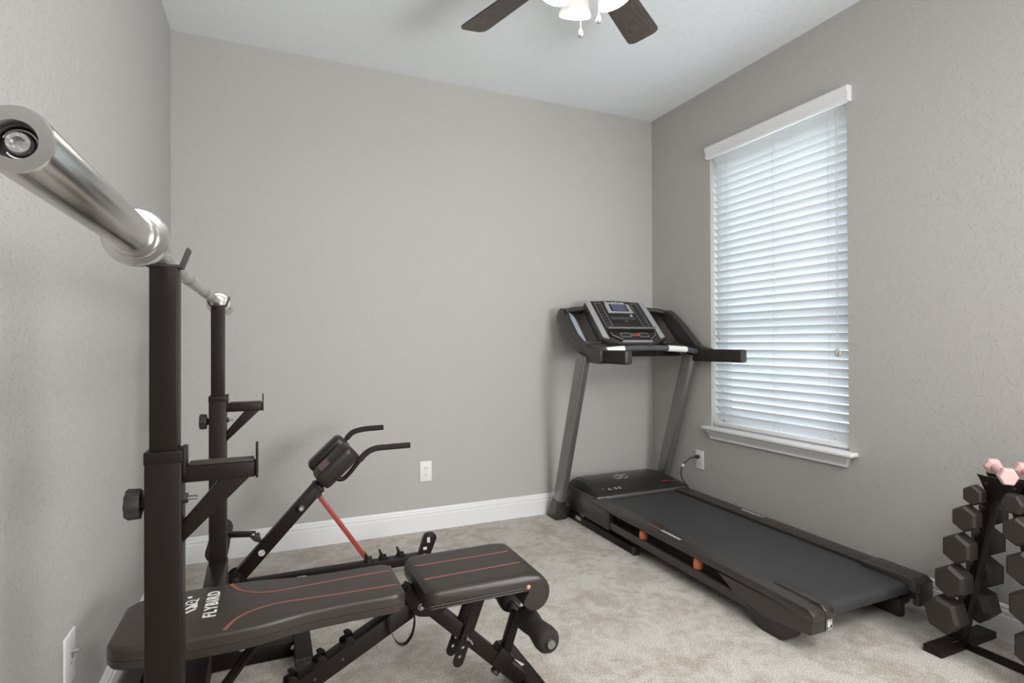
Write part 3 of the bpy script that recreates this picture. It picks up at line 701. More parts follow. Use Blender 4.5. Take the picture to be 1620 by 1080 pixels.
for yy in (BY-0.034, BY+0.034):
    b = new(); p0, p1 = Vector((0.612, yy, 0.385)), Vector((0.521, yy, 0.155)); mtx, L = frame_of(p0, p1, (0, 1, 0))
    # slotted strap with a rounded end and three real holes
    d = 0.005; cnt = 0
    cells = [0.0, L-0.095, L-0.067, L-0.039, L-0.011]
    hw, hr, N = 0.0165, 0.0056, 16
    def seg_plate(x0, x1, hole):
        if not hole:
            box(b, x0, x1, -hw, hw, -d/2, d/2, 0, 2, mtx); return
        cx_ = (x0+x1)/2; outer = []; inner = []
        for k in range(N):
            hx = (x1-x0)/2; side, f_ = k//4, (k % 4)/4*2-1
            ox, oy = [(hx, f_*hw), (-f_*hx, hw), (-hx, -f_*hw), (f_*hx, -hw)][side]
            a = math.atan2(oy, ox); outer.append((cx_+ox, oy)); inner.append((cx_+hr*math.cos(a), hr*math.sin(a)))
        V = [[b.verts.new(mtx @ Vector((x, y, zz))) for x, y in lst] for lst, zz in ((outer, d/2), (inner, d/2), (outer, -d/2), (inner, -d/2))]
        for k in range(N):
            j = (k+1) % N
            b.faces.new((V[0][k], V[0][j], V[1][j], V[1][k])); b.faces.new((V[2][k], V[3][k], V[3][j], V[2][j]))
            b.faces.new((V[1][k], V[1][j], V[3][j], V[3][k])); b.faces.new((V[0][k], V[2][k], V[2][j], V[0][j]))
    seg_plate(0, cells[1], False)
    for a_, c_ in zip(cells[1:], cells[2:]): seg_plate(a_, c_, True)
    prism(b, [(L-0.011, -hw)]+[(L-0.011+hw*math.cos(R(t_)), hw*math.sin(R(t_))) for t_ in range(-80, 81, 20)]+[(L-0.011, hw)], mtx @ Matrix.Rotation(R(90), 4, 'X'), d, 0)
    obj('adjustment_strap', b, M['steel'], bench, 40)
b = new(); cyl(b, (0.553, BY-0.045, 0.232), (0.553, BY+0.045, 0.232), 0.0045, n=10); pipe(b, [(0.553, BY-0.045, 0.232), (0.562, BY-0.050, 0.226), (0.568, BY-0.045, 0.214)], 0.003, 8); obj('locking_pin', b, M['zinc'], bench, 40)
for yy in (BY-0.018, BY+0.022):
    b = new(); pipe(b, [(0.012, yy, 0.385), (-0.165, yy, 0.155)], 0.0075, 12); obj('support_rod', b, M['steel'], bench, 40)
b = new(); cyl(b, (-0.165, BY-0.035, 0.155), (-0.165, BY+0.035, 0.155), 0.007, n=10); obj('support_pin', b, M['steel'], bench, 40)
b = new(); lp_ = curve([(0.318, BY-0.04, 0.340), (0.322, BY-0.04, 0.300), (0.340, BY-0.04, 0.265), (0.362, BY-0.04, 0.258), (0.382, BY-0.04, 0.280), (0.390, BY-0.04, 0.315), (0.388, BY-0.04, 0.350)], 5); pipe(b, lp_, 0, flat=(0.016, 0.002)); obj('elastic_strap', b, M['foam'], bench, 50)
# front and rear feet
b = new(); bar(b, (0.775, BY-0.21, 0.028), (0.775, BY+0.19, 0.028), 0.060, 0.048); ff = obj('front_foot', b, M['steel'], bench, 40)
for s, y0 in ((-1, BY-0.21), (1, BY+0.19)):
    b = new()
    box(b, 0.743, 0.807, min(y0, y0+s*0.03), max(y0, y0+s*0.03), 0.0, 0.056, 0.004)
    for k in range(5): box(b, 0.746, 0.804, y0+s*0.004+k*s*0.005-0.001, y0+s*0.004+k*s*0.005+0.001, 0.055, 0.058, 0)
    obj('foot_cap', b, M['black'], ff, 40)
b = new(); flatpoly(b, [(0.765, BY+0.10), (0.785, BY+0.05), (0.772, BY+0.045)], 0.0522, 0.0008); obj('arrow_sticker', b, M['label'], ff)
b = new(); bar(b, (-0.22, BY-0.20, 0.030), (-0.22, BY+0.20, 0.030), 0.05, 0.05); obj('rear_foot', b, M['steel'], bench, 40)
# leg roller post, rod and foam rollers
b = new(); bar(b, (0.680, BY, 0.105), (0.735, BY, 0.262), 0.030, 0.030, up=(1, 0, 0)); obj('roller_post', b, M['steel'], bench, 40)
b = new(); bar(b, (0.655, BY, 0.150), (0.700, BY, 0.107), 0.056, 0.056); obj('roller_socket', b, M['steel'], bench, 40)
b = new(); mtx, _ = frame_of((0.668, BY, 0.095), (0.650, BY, 0.078)); lathe(b, [(0, 0.006), (0.004, 0.014), (0.016, 0.016), (0.020, 0.012)], mtx, 8); obj('knob', b, M['black'], bench, 30)
b = new(); cyl(b, (0.740, BY-0.235, 0.268), (0.740, BY+0.235, 0.268), 0.0125, n=18); obj('roller_rod', b, M['grey_post'], bench, 40)
for y0, y1 in ((BY-0.045, BY-0.225), (BY+0.045, BY+0.225)):
    mtx, L = frame_of((0.740, y0, 0.268), (0.740, y1, 0.268)); b = new()
    lathe(b, [(0, 0.014), (0, 0.028), (0.006, 0.034), (0.02, 0.038), (0.045, 0.036), (0.085, 0.030), (0.12, 0.034), (0.145, 0.038), (0.165, 0.037), (0.176, 0.031), (0.180, 0.024), (0.180, 0.013)], mtx, 28)
    ro = obj('foam_roller', b, M['foam'], bench, 50)
    b = new(); cyl(b, mtx @ Vector((0.176, 0, 0)), mtx @ Vector((0.184, 0, 0)), 0.012, n=18); obj('end_plug', b, M['foam'], ro, 30)

# ------------------------------------------------------------------ back extension bench behind the rack
SY = 2.72
su = thing('back_extension_bench', 'black inclined back extension bench with red strut, standing near the back wall', 'exercise bench', (0.2, SY, 0))
b = new(); bar(b, (-0.155, SY, 0.070), (0.70, SY, 0.070), 0.045, 0.045); base = obj('base_beam', b, M['steel'], su, 40)
b = new(); box(b, 0.115, 0.155, SY-0.0235, SY-0.0222, 0.062, 0.080); obj('sticker', b, M['label'], base)
b = new(); cyl(b, (0.16, SY-0.024, 0.06), (0.45, SY-0.024, 0.056), 0.006, n=10); obj('guide_rod', b, M['steel'], base, 40)
for x in (0.435, 0.505, 0.590):
    for s in (-1, 1): b = new(); prism(b, round_poly([(-0.022, -0.004), (0.020, -0.004), (0.018, 0.012), (0.002, 0.014), (-0.012, 0.040), (-0.020, 0.040), (-0.014, 0.010)], 0.003, 3), T(x, SY+s*0.020, 0.094), 0.004, 0.0006); obj('adjustment_hook', b, M['steel'], base, 40)
# inclined post
dirv = Vector((0.345, 0, 0.375)).normalized(); nrmv = Vector((-dirv.z, 0, dirv.x)); P0 = Vector((-0.135, SY, 0.100))
b = new(); bar(b, P0, P0+dirv*0.515, 0.05, 0.056, up=nrmv); ip = obj('inclined_post', b, M['steel'], su, 40)
b = new(); prism(b, round_poly([(-0.172, 0.045), (-0.095, 0.045), (-0.095, 0.118), (-0.118, 0.145), (-0.150, 0.145), (-0.172, 0.120)], 0.016, 4), T(0, SY-0.028, 0), 0.006, 0.001)
prism(b, round_poly([(-0.172, 0.045), (-0.095, 0.045), (-0.095, 0.118), (-0.118, 0.145), (-0.150, 0.145), (-0.172, 0.120)], 0.016, 4), T(0, SY+0.028, 0), 0.006, 0.001)
pv = obj('pivot_bracket', b, M['steel'], su, 40); bolt('bolt', (-0.132, SY-0.031, 0.108), (0, -1, 0), 0.012, pv, 0.006, M['black'])
q = P0+dirv*0.150
b = new(); cyl(b, (q.x+0.003, SY-0.0255, q.z), (q.x+0.003, SY-0.0245, q.z), 0.014, n=24); st = obj('round_sticker', b, M['label'], ip, 30); st['label'] = 'round white warning sticker'
b = new(); bar(b, (q.x-0.008, SY-0.0258, q.z-0.005), (q.x+0.014, SY-0.0258, q.z+0.006), 0.0006, 0.002, bev=0); obj('sticker_line', b, M['red'], ip)
q = P0+dirv*0.395
b = new(); mtx, _ = frame_of((q.x, SY-0.025, q.z), (q.x, SY-0.05, q.z)); lathe(b, [(0, 0.013), (0.004, 0.014), (0.006, 0.010), (0.014, 0.010), (0.016, 0.016), (0.022, 0.016), (0.024, 0.011)], mtx, 24); kn = obj('pull_pin_knob', b, M['black'], su, 40)
b = new(); cyl(b, (q.x, SY-0.0488, q.z), (q.x, SY-0.0495, q.z), 0.009, n=20); box(b, q.x-0.006, q.x+0.006, SY-0.0500, SY-0.0494, q.z-0.001, q.z+0.001); obj('knob_label', b, M['silver'], kn, 30)
q0 = P0+dirv*0.505; q1 = Vector((0.262, SY, 0.555))
b = new(); bar(b, q0, q1, 0.042, 0.044, up=nrmv); obj('inner_post', b, M['steel'], su, 40)
b = new(); bar(b, q0-dirv*0.006, q0+dirv*0.006, 0.055, 0.061, up=nrmv); obj('post_cap', b, M['black'], ip, 40)
# red strut
b = new(); bar(b, (0.207, SY, 0.435), (0.432, SY, 0.095), 0.022, 0.021, up=(1, 0, 0.6)); rs = obj('strut', b, M['red'], su, 40); rs['label'] = 'red painted strut'
b = new(); cyl(b, (0.205, SY-0.028, 0.437), (0.205, SY+0.028, 0.437), 0.012, n=16); box(b, 0.188, 0.222, SY-0.024, SY+0.024, 0.432, 0.452, 0.004); obj('strut_clevis', b, M['black'], su, 40)
b = new(); cyl(b, (0.435, SY-0.026, 0.098), (0.435, SY+0.026, 0.098), 0.010, n=16); obj('strut_pin', b, M['black'], su, 40)
# hip pads
pdir = Vector((math.cos(R(43)), 0, math.sin(R(43)))); pnrm = Vector((-pdir.z, 0, pdir.x)); pc0 = Vector((0.240, SY, 0.622))-pnrm*0.040
for s, ln in ((-1, 0), (1, 0)):
    w, l, th = 0.106, 0.200, 0.080
    olp = round_poly([(-l/2, -w/2), (l/2, -w/2), (l/2, w/2), (-l/2, w/2)], 0.030, 5)
    b = new(); cushion(b, olp, -th/2, th/2, 0.026, 0.3, 5)
    mtx = axes(Vector((pc0.x, SY+s*0.080, pc0.z))+pnrm*(0.012*s), pdir, (0, 1, 0)) @ Matrix.Rotation(R(15 if s < 0 else -3), 4, 'X'); bmesh.ops.transform(b, matrix=mtx, verts=b.verts)
    hp = obj('hip_pad', b, M['vinyl'], su, 40)
    if s < 0:
        b = new(); box(b, -0.060, -0.010, -0.030, 0.030, th/2-0.001, th/2+0.0008, 0.0, 2, mtx); pt = obj('fabric_patch', b, mat('grey_patch', srgb(112, 102, 97), 0.7), hp)
        b = new(); box(b, -0.040, -0.026, -0.007, 0.007, th/2+0.0006, th/2+0.0014, 0.0, 2, mtx); obj('patch_emblem', b, M['red'], hp)
b = new(); c0 = pc0-pnrm*0.040-pdir*0.06; bar(b, c0, c0+pdir*0.12, 0.20, 0.008, up=pnrm); obj('pad_plate', b, M['steel'], su, 40)
# handles
for yy, path in ((2.600, [(0.265, 0.532), (0.300, 0.523), (0.330, 0.545), (0.370, 0.592), (0.405, 0.630), (0.445, 0.648), (0.500, 0.651), (0.608, 0.652)]),
                 (2.850, [(0.262, 0.575), (0.296, 0.580), (0.320, 0.612), (0.345, 0.655), (0.380, 0.690), (0.425, 0.702), (0.47, 0.705), (0.530, 0.706)])):
    b = new(); c3 = [Vector((x, yy, z_)) for x, z_ in path]; pipe(b, [Vector((path[0][0], SY, path[0][1]))]+curve(c3, 5)[:18], 0.010, 12); hd = obj('handle', b, M['steel'], su, 50)
    b = new(); pipe(b, curve(c3, 5)[16:], 0.0132, 14); obj('grip', b, M['foam'], hd, 50)
# foot rollers on their arm
b = new(); bar(b, (-0.055, SY, 0.290), (-0.185, SY, 0.305), 0.026, 0.022); fa = obj('roller_arm', b, M['steel'], su, 40)
bolt('bolt', (-0.065, SY-0.013, 0.290), (0, -1, 0), 0.006, fa, 0.004)
b = new(); prism(b, [(-0.085, 0.290), (-0.040, 0.290), (-0.030, 0.250), (-0.060, 0.262)], T(0, SY, 0), 0.034, 0.002); obj('arm_bracket', b, M['black'], su, 40)
b = new(); cyl(b, (-0.195, 2.54, 0.285), (-0.195, 2.90, 0.285), 0.010, n=14); obj('roller_rod', b, M['steel'], su, 40)
for y0, y1 in ((SY-0.035, 2.545), (SY+0.035, 2.895)):
    mtx, L = frame_of((-0.195, y0, 0.285), (-0.195, y1, 0.285)); b = new()
    lathe(b, [(0, 0.01), (0, 0.036), (0.005, 0.042), (L-0.006, 0.042), (L, 0.036), (L+0.001, 0.01)], mtx, 28); ro = obj('foam_roller', b, M['foam'], su, 50)
    b = new()
    for k in range(14):
        a = 2*math.pi*k/14; bar(b, mtx @ Vector((L+0.001, 0.022*math.cos(a), 0.022*math.sin(a))), mtx @ Vector((L+0.001, 0.035*math.cos(a), 0.035*math.sin(a))), 0.005, 0.005, bev=0.001)
    cyl(b, mtx @ Vector((L, 0, 0)), mtx @ Vector((L+0.003, 0, 0)), 0.021, n=24); obj('end_cap', b, M['black'], ro, 40)
# feet
b = new(); bar(b, (-0.185, SY-0.20, 0.030), (-0.185, SY+0.20, 0.030), 0.048, 0.045); tf = obj('front_foot', b, M['steel'], su, 40)
b = new(); bar(b, (-0.150, SY, 0.045), (-0.185, SY, 0.045), 0.04, 0.05); obj('foot_joint', b, M['steel'], tf, 40)
b = new(); pipe(b, curve([(-0.205, SY-0.15, 0.020), (-0.222, SY-0.19, 0.040), (-0.245, SY-0.20, 0.075), (-0.262, SY-0.20, 0.120)], 5), 0.017, 12); obj('foot_pedal', b, M['black'], su, 50)
b = new(); cyl(b, (-0.205, SY-0.12, 0.115), (-0.205, SY-0.06, 0.115), 0.026, n=20, bev=0.004); obj('transport_wheel', b, M['black'], su, 40)
b = new(); prism(b, round_poly([(0.648, 0.0), (0.700, 0.0), (0.768, 0.165), (0.756, 0.186), (0.716, 0.186), (0.702, 0.168)], 0.014, 4), T(0, SY, 0), 0.035, 0.003); rf = obj('rear_foot', b, M['steel'], su, 40)
for x, z_, w_, h_, mm in ((0.724, 0.157, 0.014, 0.026, 'label'), (0.706, 0.118, 0.018, 0.014, 'label'), (0.694, 0.082, 0.026, 0.018, 'white_print')):
    b = new(); box(b, x-w_/2, x+w_/2, SY-0.0188, SY-0.0175, z_-h_/2, z_+h_/2); obj('sticker', b, M[mm], rf)

# ------------------------------------------------------------------ treadmill
TX0, TX1 = 1.772, 2.466; TC = (TX0+TX1)/2; TYR = 1.395
tm = thing('treadmill', 'black folding treadmill with grey uprights and tilted console in the corner', 'treadmill', (TC, 2.3, 0))
def ztop(y): return 0.172+(y-1.4)*0.020
BXL, BXR = TC-0.254, TC+0.254
def yprism(bm, x0, x1, pts, bev=0.0, seg=2):
    """side profile (y,z) extruded across x"""
    prism(bm, pts, T((x0+x1)/2, 0, 0) @ Matrix.Rotation(R(90), 4, 'Z'), x1-x0, bev, seg)
# deck board and belt
b = new(); yprism(b, BXL-0.02, BXR+0.02, [(1.46, 0.118), (2.95, 0.150), (2.95, 0.168), (1.46, 0.136)]); obj('deck_board', b, M['black'], tm)
b = new(); pts = [(3.0, ztop(3.0)-0.016), (1.462, ztop(1.46)-0.016)]
for a in range(90, 271, 20): pts.append((1.452+0.027*math.cos(R(a)), ztop(1.45)-0.043+0.027*math.sin(R(a))))
pts += [(1.47, 0.095), (2.9, 0.118)]
yprism(b, BXL, BXR, pts); obj('walking_belt', b, M['belt'], tm, 40)
b = new(); cyl(b, (BXL-0.03, 1.452, ztop(1.45)-0.043), (BXR+0.03, 1.452, ztop(1.45)-0.043), 0.024, n=24); obj('rear_roller', b, M['grey_post'], tm, 40)
# side rails: top foot rail plus the lower frame rail, left one with an open slot between
for s, (xo, xi) in ((-1, (TX0, BXL-0.004)), (1, (TX1, BXR+0.004))):
    x0, x1 = min(xo, xi), max(xo, xi)
    b = new(); yprism(b, x0, x1, [(1.45, ztop(1.45)-0.034), (2.90, ztop(2.9)-0.040), (2.90, ztop(2.9)), (1.45, ztop(1.45))], 0.006, 3); sr = obj('foot_rail', b, M['deck_black'], tm, 40)
    xs = xo if s < 0 else xo-0.045
    b = new(); yprism(b, xs+0.004, xs+0.044, [(1.60, 0.050), (2.80, 0.072), (2.80, 0.112), (1.60, 0.090)], 0.003); obj('frame_rail', b, M['deck_black'], tm, 40)
    # front side shell
    b = new(); yprism(b, xs-0.002, xs+0.060, [(2.695, 0.060), (3.12, 0.070), (3.17, 0.100), (3.185, 0.205), (2.92, 0.185), (2.695, 0.158)], 0.005); obj('side_shell', b, M['deck_black'], tm, 40)
    # rear side shell with a foot
    b = new(); yprism(b, xs, xs+0.070, [(1.405, 0.078), (1.55, 0.060), (1.62, 0.056), (1.76, 0.085), (1.86, 0.142), (1.405, 0.142)], 0.006); rs_ = obj('rear_shell', b, M['deck_black'], tm, 40)
    b = new(); prism(b, round_poly([(1.53, 0.0), (1.64, 0.0), (1.70, 0.045), (1.70, 0.078), (1.48, 0.078), (1.49, 0.03)], 0.02, 4), T(xs+0.032, 0, 0) @ Matrix.Rotation(R(90), 4, 'Z'), 0.058, 0.005); obj('rear_foot', b, M['black'], rs_, 40)
    # end cap over the rail end
    if s < 0:
        b = new(); yprism(b, x0-0.001, x1-0.026, [(1.392, 0.128), (1.62, ztop(1.62)-0.030), (1.62, ztop(1.62)-0.001), (1.415, ztop(1.41)-0.001), (1.392, ztop(1.41)-0.016)], 0.004); obj('rail_end', b, M['deck_black'], tm, 40)
    b = new(); yprism(b, x0-0.001 if s > 0 else x1-0.026, x1+0.022*(1 if s < 0 else 0), [(1.392, 0.128), (1.62, ztop(1.62)-0.020), (1.62, ztop(1.62)+0.003), (1.595, ztop(1.6)+0.006), (1.415, ztop(1.41)+0.006), (1.392, ztop(1.41)-0.012)], 0.004); ec_ = obj('end_cap', b, M['deck_black'], tm, 40)
    if s > 0:
        b = new(); yprism(b, x0-0.022, x0+0.004, [(1.392, 0.128), (1.62, ztop(1.62)-0.020), (1.62, ztop(1.62)+0.006), (1.415, ztop(1.41)+0.007), (1.392, ztop(1.41)-0.012)], 0.004); obj('belt_guard', b, M['deck_black'], ec_, 40)
        b = new(); box(b, x0, x1, 1.395, 1.42, 0.07, 0.135, 0.005); obj('end_block', b, M['deck_black'], ec_, 40)
        b = new(); box(b, TX1-0.10, TX1-0.065, 1.46, 1.60, 0.0, 0.08, 0.01); obj('rubber_foot', b, M['black'], tm, 40)
    else:
        b = new(); box(b, x0+0.001, x1+0.018, 1.398, 1.43, 0.083, 0.135, 0.005); eb = obj('end_block', b, M['deck_black'], ec_, 40)
        b = new(); prism(b, round_poly([(-0.016, -0.022), (0.016, -0.022), (0.016, 0.022), (-0.016, 0.022)], 0.004, 3), T(1.858, 1.3965, 0.110), 0.0016); lb = obj('rating_label', b, M['glossblack'], eb)
        b = new()
        for q4 in ((-0.015, 0.015, 0.0195, 0.021), (-0.015, 0.015, -0.021, -0.0195), (-0.015, -0.0138, -0.021, 0.021), (0.0138, 0.015, -0.021, 0.021), (-0.009, 0.004, -0.011, 0.010), (0.006, 0.012, -0.004, 0.010), (-0.010, 0.011, 0.013, 0.0155), (-0.006, 0.010, -0.017, -0.0145)):
            box(b, 1.858+q4[0], 1.858+q4[1], 1.3950, 1.3960, 0.110+q4[2], 0.110+q4[3])
        obj('label_print', b, M['label'], eb)
# cushioning bumpers in the slot
for y in (2.412, 2.005):
    b = new(); mtx, _ = frame_of((TX0+0.030, y, 0.094), (TX0+0.030, y, 0.14)); lathe(b, [(0, 0.017), (0.006, 0.022), (0.030, 0.022), (0.050, 0.018)], mtx, 20); o_ = obj('cushion_bumper', b, M['orange_bumper'], tm, 40); o_['label'] = 'orange rubber cushion'
# rows of raised dots and words on the foot rails
for xs_, x1_ in ((TX0+0.016, TX0+0.066), (TX1-0.066, TX1-0.016)):
    b = new()
    for j in range(46):
        for i in range(4):
            y = 1.66+j*0.026; x = xs_+(x1_-xs_)*i/3+(0.006 if j % 2 else 0)
            vs = [b.verts.new((x+dx, y+dy, ztop(y)+0.0009)) for dx, dy in ((-0.0022, -0.0022), (0.0022, -0.0022), (0.0022, 0.0022), (-0.0022, 0.0022))]; b.faces.new(vs)
    o_ = obj('tread_dots', b, mat('dot_texture', srgb(88, 84, 82), 0.5), tm); o_['kind'] = 'stuff'
def rail_print(x, parts):
    for body, yc, ln, mm in parts:
        text('lettering', body, 0.02, axes((x, yc, ztop(yc)+0.0016), (0, -1, -0.02), (1, 0, 0)), M[mm], tm, 0.0002, 0.0003, 1.0, 0.2, (ln, 0.016))
rail_print(TX1-0.030, (('FLEXSELECT', 2.285, 0.155, 'white_print'), ('CUSHIONING', 2.145, 0.105, 'orange')))
rail_print(TX0+0.030, (('FLEXSELECT', 2.325, 0.100, 'orange'), ('CUSHIONING', 2.195, 0.140, 'white_print')))
# motor hood
hood = new()
secs = []
for x, k in ((1.792, 0.0), (1.812, 0.75), (1.835, 1.0), (2.395, 1.0), (2.440, 0.72), (2.486, 0.25)):
    zr = 0.215+0.052*k
    arch = 0.006*(1-((x-2.14)/0.36)**2)
    secs.append([hood.verts.new(p) for p in ((x, 3.20, 0.16), (x, 3.20, 0.205+0.03*k), (x, 3.15, 0.212+0.050*k), (x, 3.07, zr), (x, 2.99, 0.213+0.040*k), (x, 2.862+arch*3, 0.207+0.006*k), (x, 2.852+arch*3, 0.200), (x, 2.852+arch*3, 0.180), (x, 2.90, 0.16))])
n = len(secs[0])
for A, B in zip(secs, secs[1:]):
    for k in range(n): hood.faces.new((A[k], A[(k+1) % n], B[(k+1) % n], B[k]))
hood.faces.new(secs[0]); hood.faces.new(secs[-1][::-1])
hd_ = obj('motor_hood', hood, M['glossblack'], tm, 22)
b = new(); box(b, 1.800, 2.480, 2.848, 2.864, 0.186, 0.2045, 0.003); obj('hood_lip', b, M['grey_post'], hd_, 40)
sl_n = Vector((0, -0.040, 0.125)).normalized(); up_ = Vector((0, 0.125, 0.034)).normalized()
text('lettering', 'T', 0.036, axes((1.873, 2.905, 0.2305), (1, 0, 0), up_), M['orange'], hd_, 0.0006, 0.0003)
text('lettering', '6.5S', 0.036, axes((1.955, 2.905, 0.2305), (1, 0, 0), up_), M['silver'], hd_, 0.0006, 0.0003, 1.4)
# oval monogram emblem
b = new(); ec_c = Vector((2.09, 3.035, 0.2625)); ea = axes(ec_c, (1, 0, 0), (0, 0.08, 0.012))
for cx_ in (-0.026, 0.026): pipe(b, [ea @ Vector((cx_+0.024*math.cos(R(a)), 0.026*math.sin(R(a)), 0)) for a in range(0, 361, 20)], 0.0022, 6)
pipe(b, [ea @ Vector(p) for p in ((-0.016, -0.032, 0.001), (-0.012, 0.034, 0.001), (0.012, -0.034, 0.001), (0.016, 0.032, 0.001))], 0.0024, 6)
obj('oval_emblem', b, M['silver'], hd_, 60)
b = new(); box(b, 2.335, 2.385, 2.915, 2.932, 0.2325, 0.2345); obj('warning_strip', b, M['redbtn'], hd_)
b = new(); box(b, 2.395, 2.445, 2.915, 2.928, 0.228, 0.230); obj('text_strip', b, M['grey_post'], hd_)
# left and right shell tops beside the hood (front fairing)
b = new(); yprism(b, 1.774, 1.800, [(2.80, 0.165), (3.18, 0.165), (3.19, 0.208), (2.93, 0.208), (2.80, 0.199)], 0.004); yprism(b, 2.44, 2.466, [(2.80, 0.165), (3.18, 0.165), (3.19, 0.205), (2.80, 0.199)], 0.004); obj('fairing', b, M['deck_black'], tm, 40)
# base frame on the floor, running back from each upright
for s, x in ((-1, 1.790), (1, 2.45)):
    b = new(); bar(b, (x, 3.17, 0.030), (x, 2.47, 0.020), 0.030, 0.040); fr = obj('base_rail', b, M['steel'], tm, 40)
    b = new(); box(b, x-0.019, x+0.017, 2.455, 2.475, 0.0, 0.044, 0.002); obj('rail_cap', b, M['black'], fr, 40)
    if s < 0:
        b = new(); box(b, x-0.0165, x-0.0148, 3.01, 3.07, 0.022, 0.044); obj('sticker', b, M['pale_label'], fr)
    b = new(); bar(b, (x, 3.08, 0.075), (x, 2.99, 0.055), 0.012, 0.02); obj('pivot_bolt', b, M['zinc'], fr, 40)
b = new(); bar(b, (1.72, 3.18, 0.035), (2.50, 3.18, 0.035), 0.05, 0.05); obj('front_crossbar', b, M['steel'], tm, 40)
# uprights and boots
for s, x in ((-1, 1.715), (1, 2.492)):
    dy = 0.0 if s < 0 else -0.03
    p0 = Vector((x, 3.195+dy, 0.06)); p1 = Vector((x, 2.865+dy, 1.06)); mtx, L = frame_of(p0, p1, (1, 0, 0))
    # local y is along -Y/Z plane, local z along x
    secp = round_poly([(-0.026, -0.047), (0.026, -0.047), (0.026, 0.047), (-0.026, 0.047)], 0.017, 5)
    b = new(); rings = [[b.verts.new(mtx @ Vector((t_, v_, u_))) for u_, v_ in secp] for t_ in (0, L)]; n = len(secp)
    for k in range(n): b.faces.new((rings[0][k], rings[0][(k+1) % n], rings[1][(k+1) % n], rings[1][k]))
    b.faces.new(rings[0]); b.faces.new(rings[1][::-1]); obj('upright', b, M['grey_post'], tm, 50)
    b = new(); rings = []
    for (zz, gx, gy, cy_) in ((0.0, 0.044, 0.068, 3.213), (0.006, 0.046, 0.070, 3.212), (0.085, 0.036, 0.056, 3.190), (0.118, 0.031, 0.052, 3.178), (0.120, 0.026, 0.046, 3.178)):
        rp = round_poly([(-gx, -gy), (gx, -gy), (gx, gy), (-gx, gy)], 0.022, 5); rings.append([b.verts.new((x+u_, min(cy_+dy+v_, YB-0.018), zz)) for u_, v_ in rp])
    for A, B in zip(rings, rings[1:]):
        for k in range(len(A)): b.faces.new((A[k], A[(k+1) % len(A)], B[(k+1) % len(A)], B[k]))
    b.faces.new(rings[0][::-1]); b.faces.new(rings[-1]); obj('upright_boot', b, M['deck_black'], tm, 50)
# console surround: hoop swept up and over, with trays at both sides
HL, HR = 1.735, 2.500
def hoop(bm, x, s):
    pass
surround = thing_part = None
pr = [(2.68, 1.008), (2.82, 1.016), (2.94, 1.062), (3.09, 1.180), (3.200, 1.280), (3.200, 1.322), (3.150, 1.352), (3.075, 1.350), (3.030, 1.322), (2.945, 1.258), (2.870, 1.190), (2.785, 1.112), (2.68, 1.092)]
for x, s in ((HL, -1), (HR, 1)):
    dyy = 0 if s < 0 else -0.03
    b = new(); prc = round_poly([(y+dyy, z_) for y, z_ in (pr[:7]+[(3.135, 1.350), (3.118, 1.322), (3.060, 1.250), (3.000, 1.188), (2.890, 1.118), (2.785, 1.098), (2.68, 1.092)] if s < 0 else pr)], 0.025, 4)
    prism(b, prc, T(x, 0, 0) @ Matrix.Rotation(R(90), 4, 'Z'), 0.046, 0.012, 3)
    o_ = obj('side_arm', b, M['deck_black'], tm, 60)
b = new(); tp = curve([(HL-0.004, 3.150, 1.325), (HL+0.035, 3.160, 1.340), (HL+0.12, 3.170, 1.350), (TC, 3.185, 1.362), (HR-0.13, 3.145, 1.352), (HR-0.035, 3.125, 1.342), (HR+0.004, 3.12, 1.325)], 6)
rings = []
for i_, p in enumerate(tp):
    sec_ = round_poly([(-0.050, -0.014), (0.036, -0.020), (0.040, 0.014), (-0.045, 0.016)], 0.012, 3)
    rings.append([b.verts.new((p.x, p.y+u_, p.z+v_)) for u_, v_ in sec_])
for A, B in zip(rings, rings[1:]):
    for k in range(len(A)): b.faces.new((A[k], A[(k+1) % len(A)], B[(k+1) % len(A)], B[k]))
b.faces.new(rings[0][::-1]); b.faces.new(rings[-1]); surround = obj('top_hoop', b, M['deck_black'], tm, 60)
b = new(); yprism(b, HL+0.01, HR-0.01, [(2.90, 1.045), (2.93, 1.040), (3.16, 1.265), (3.205, 1.345), (3.190, 1.350), (3.150, 1.282), (2.93, 1.060)], 0.002); obj('back_shell', b, M['deck_black'], tm, 40)
M['holder'] = mat('window_lit_plastic', srgb(192, 200, 210), 0.35)  # window light on the pocket painted into this pale plastic colour
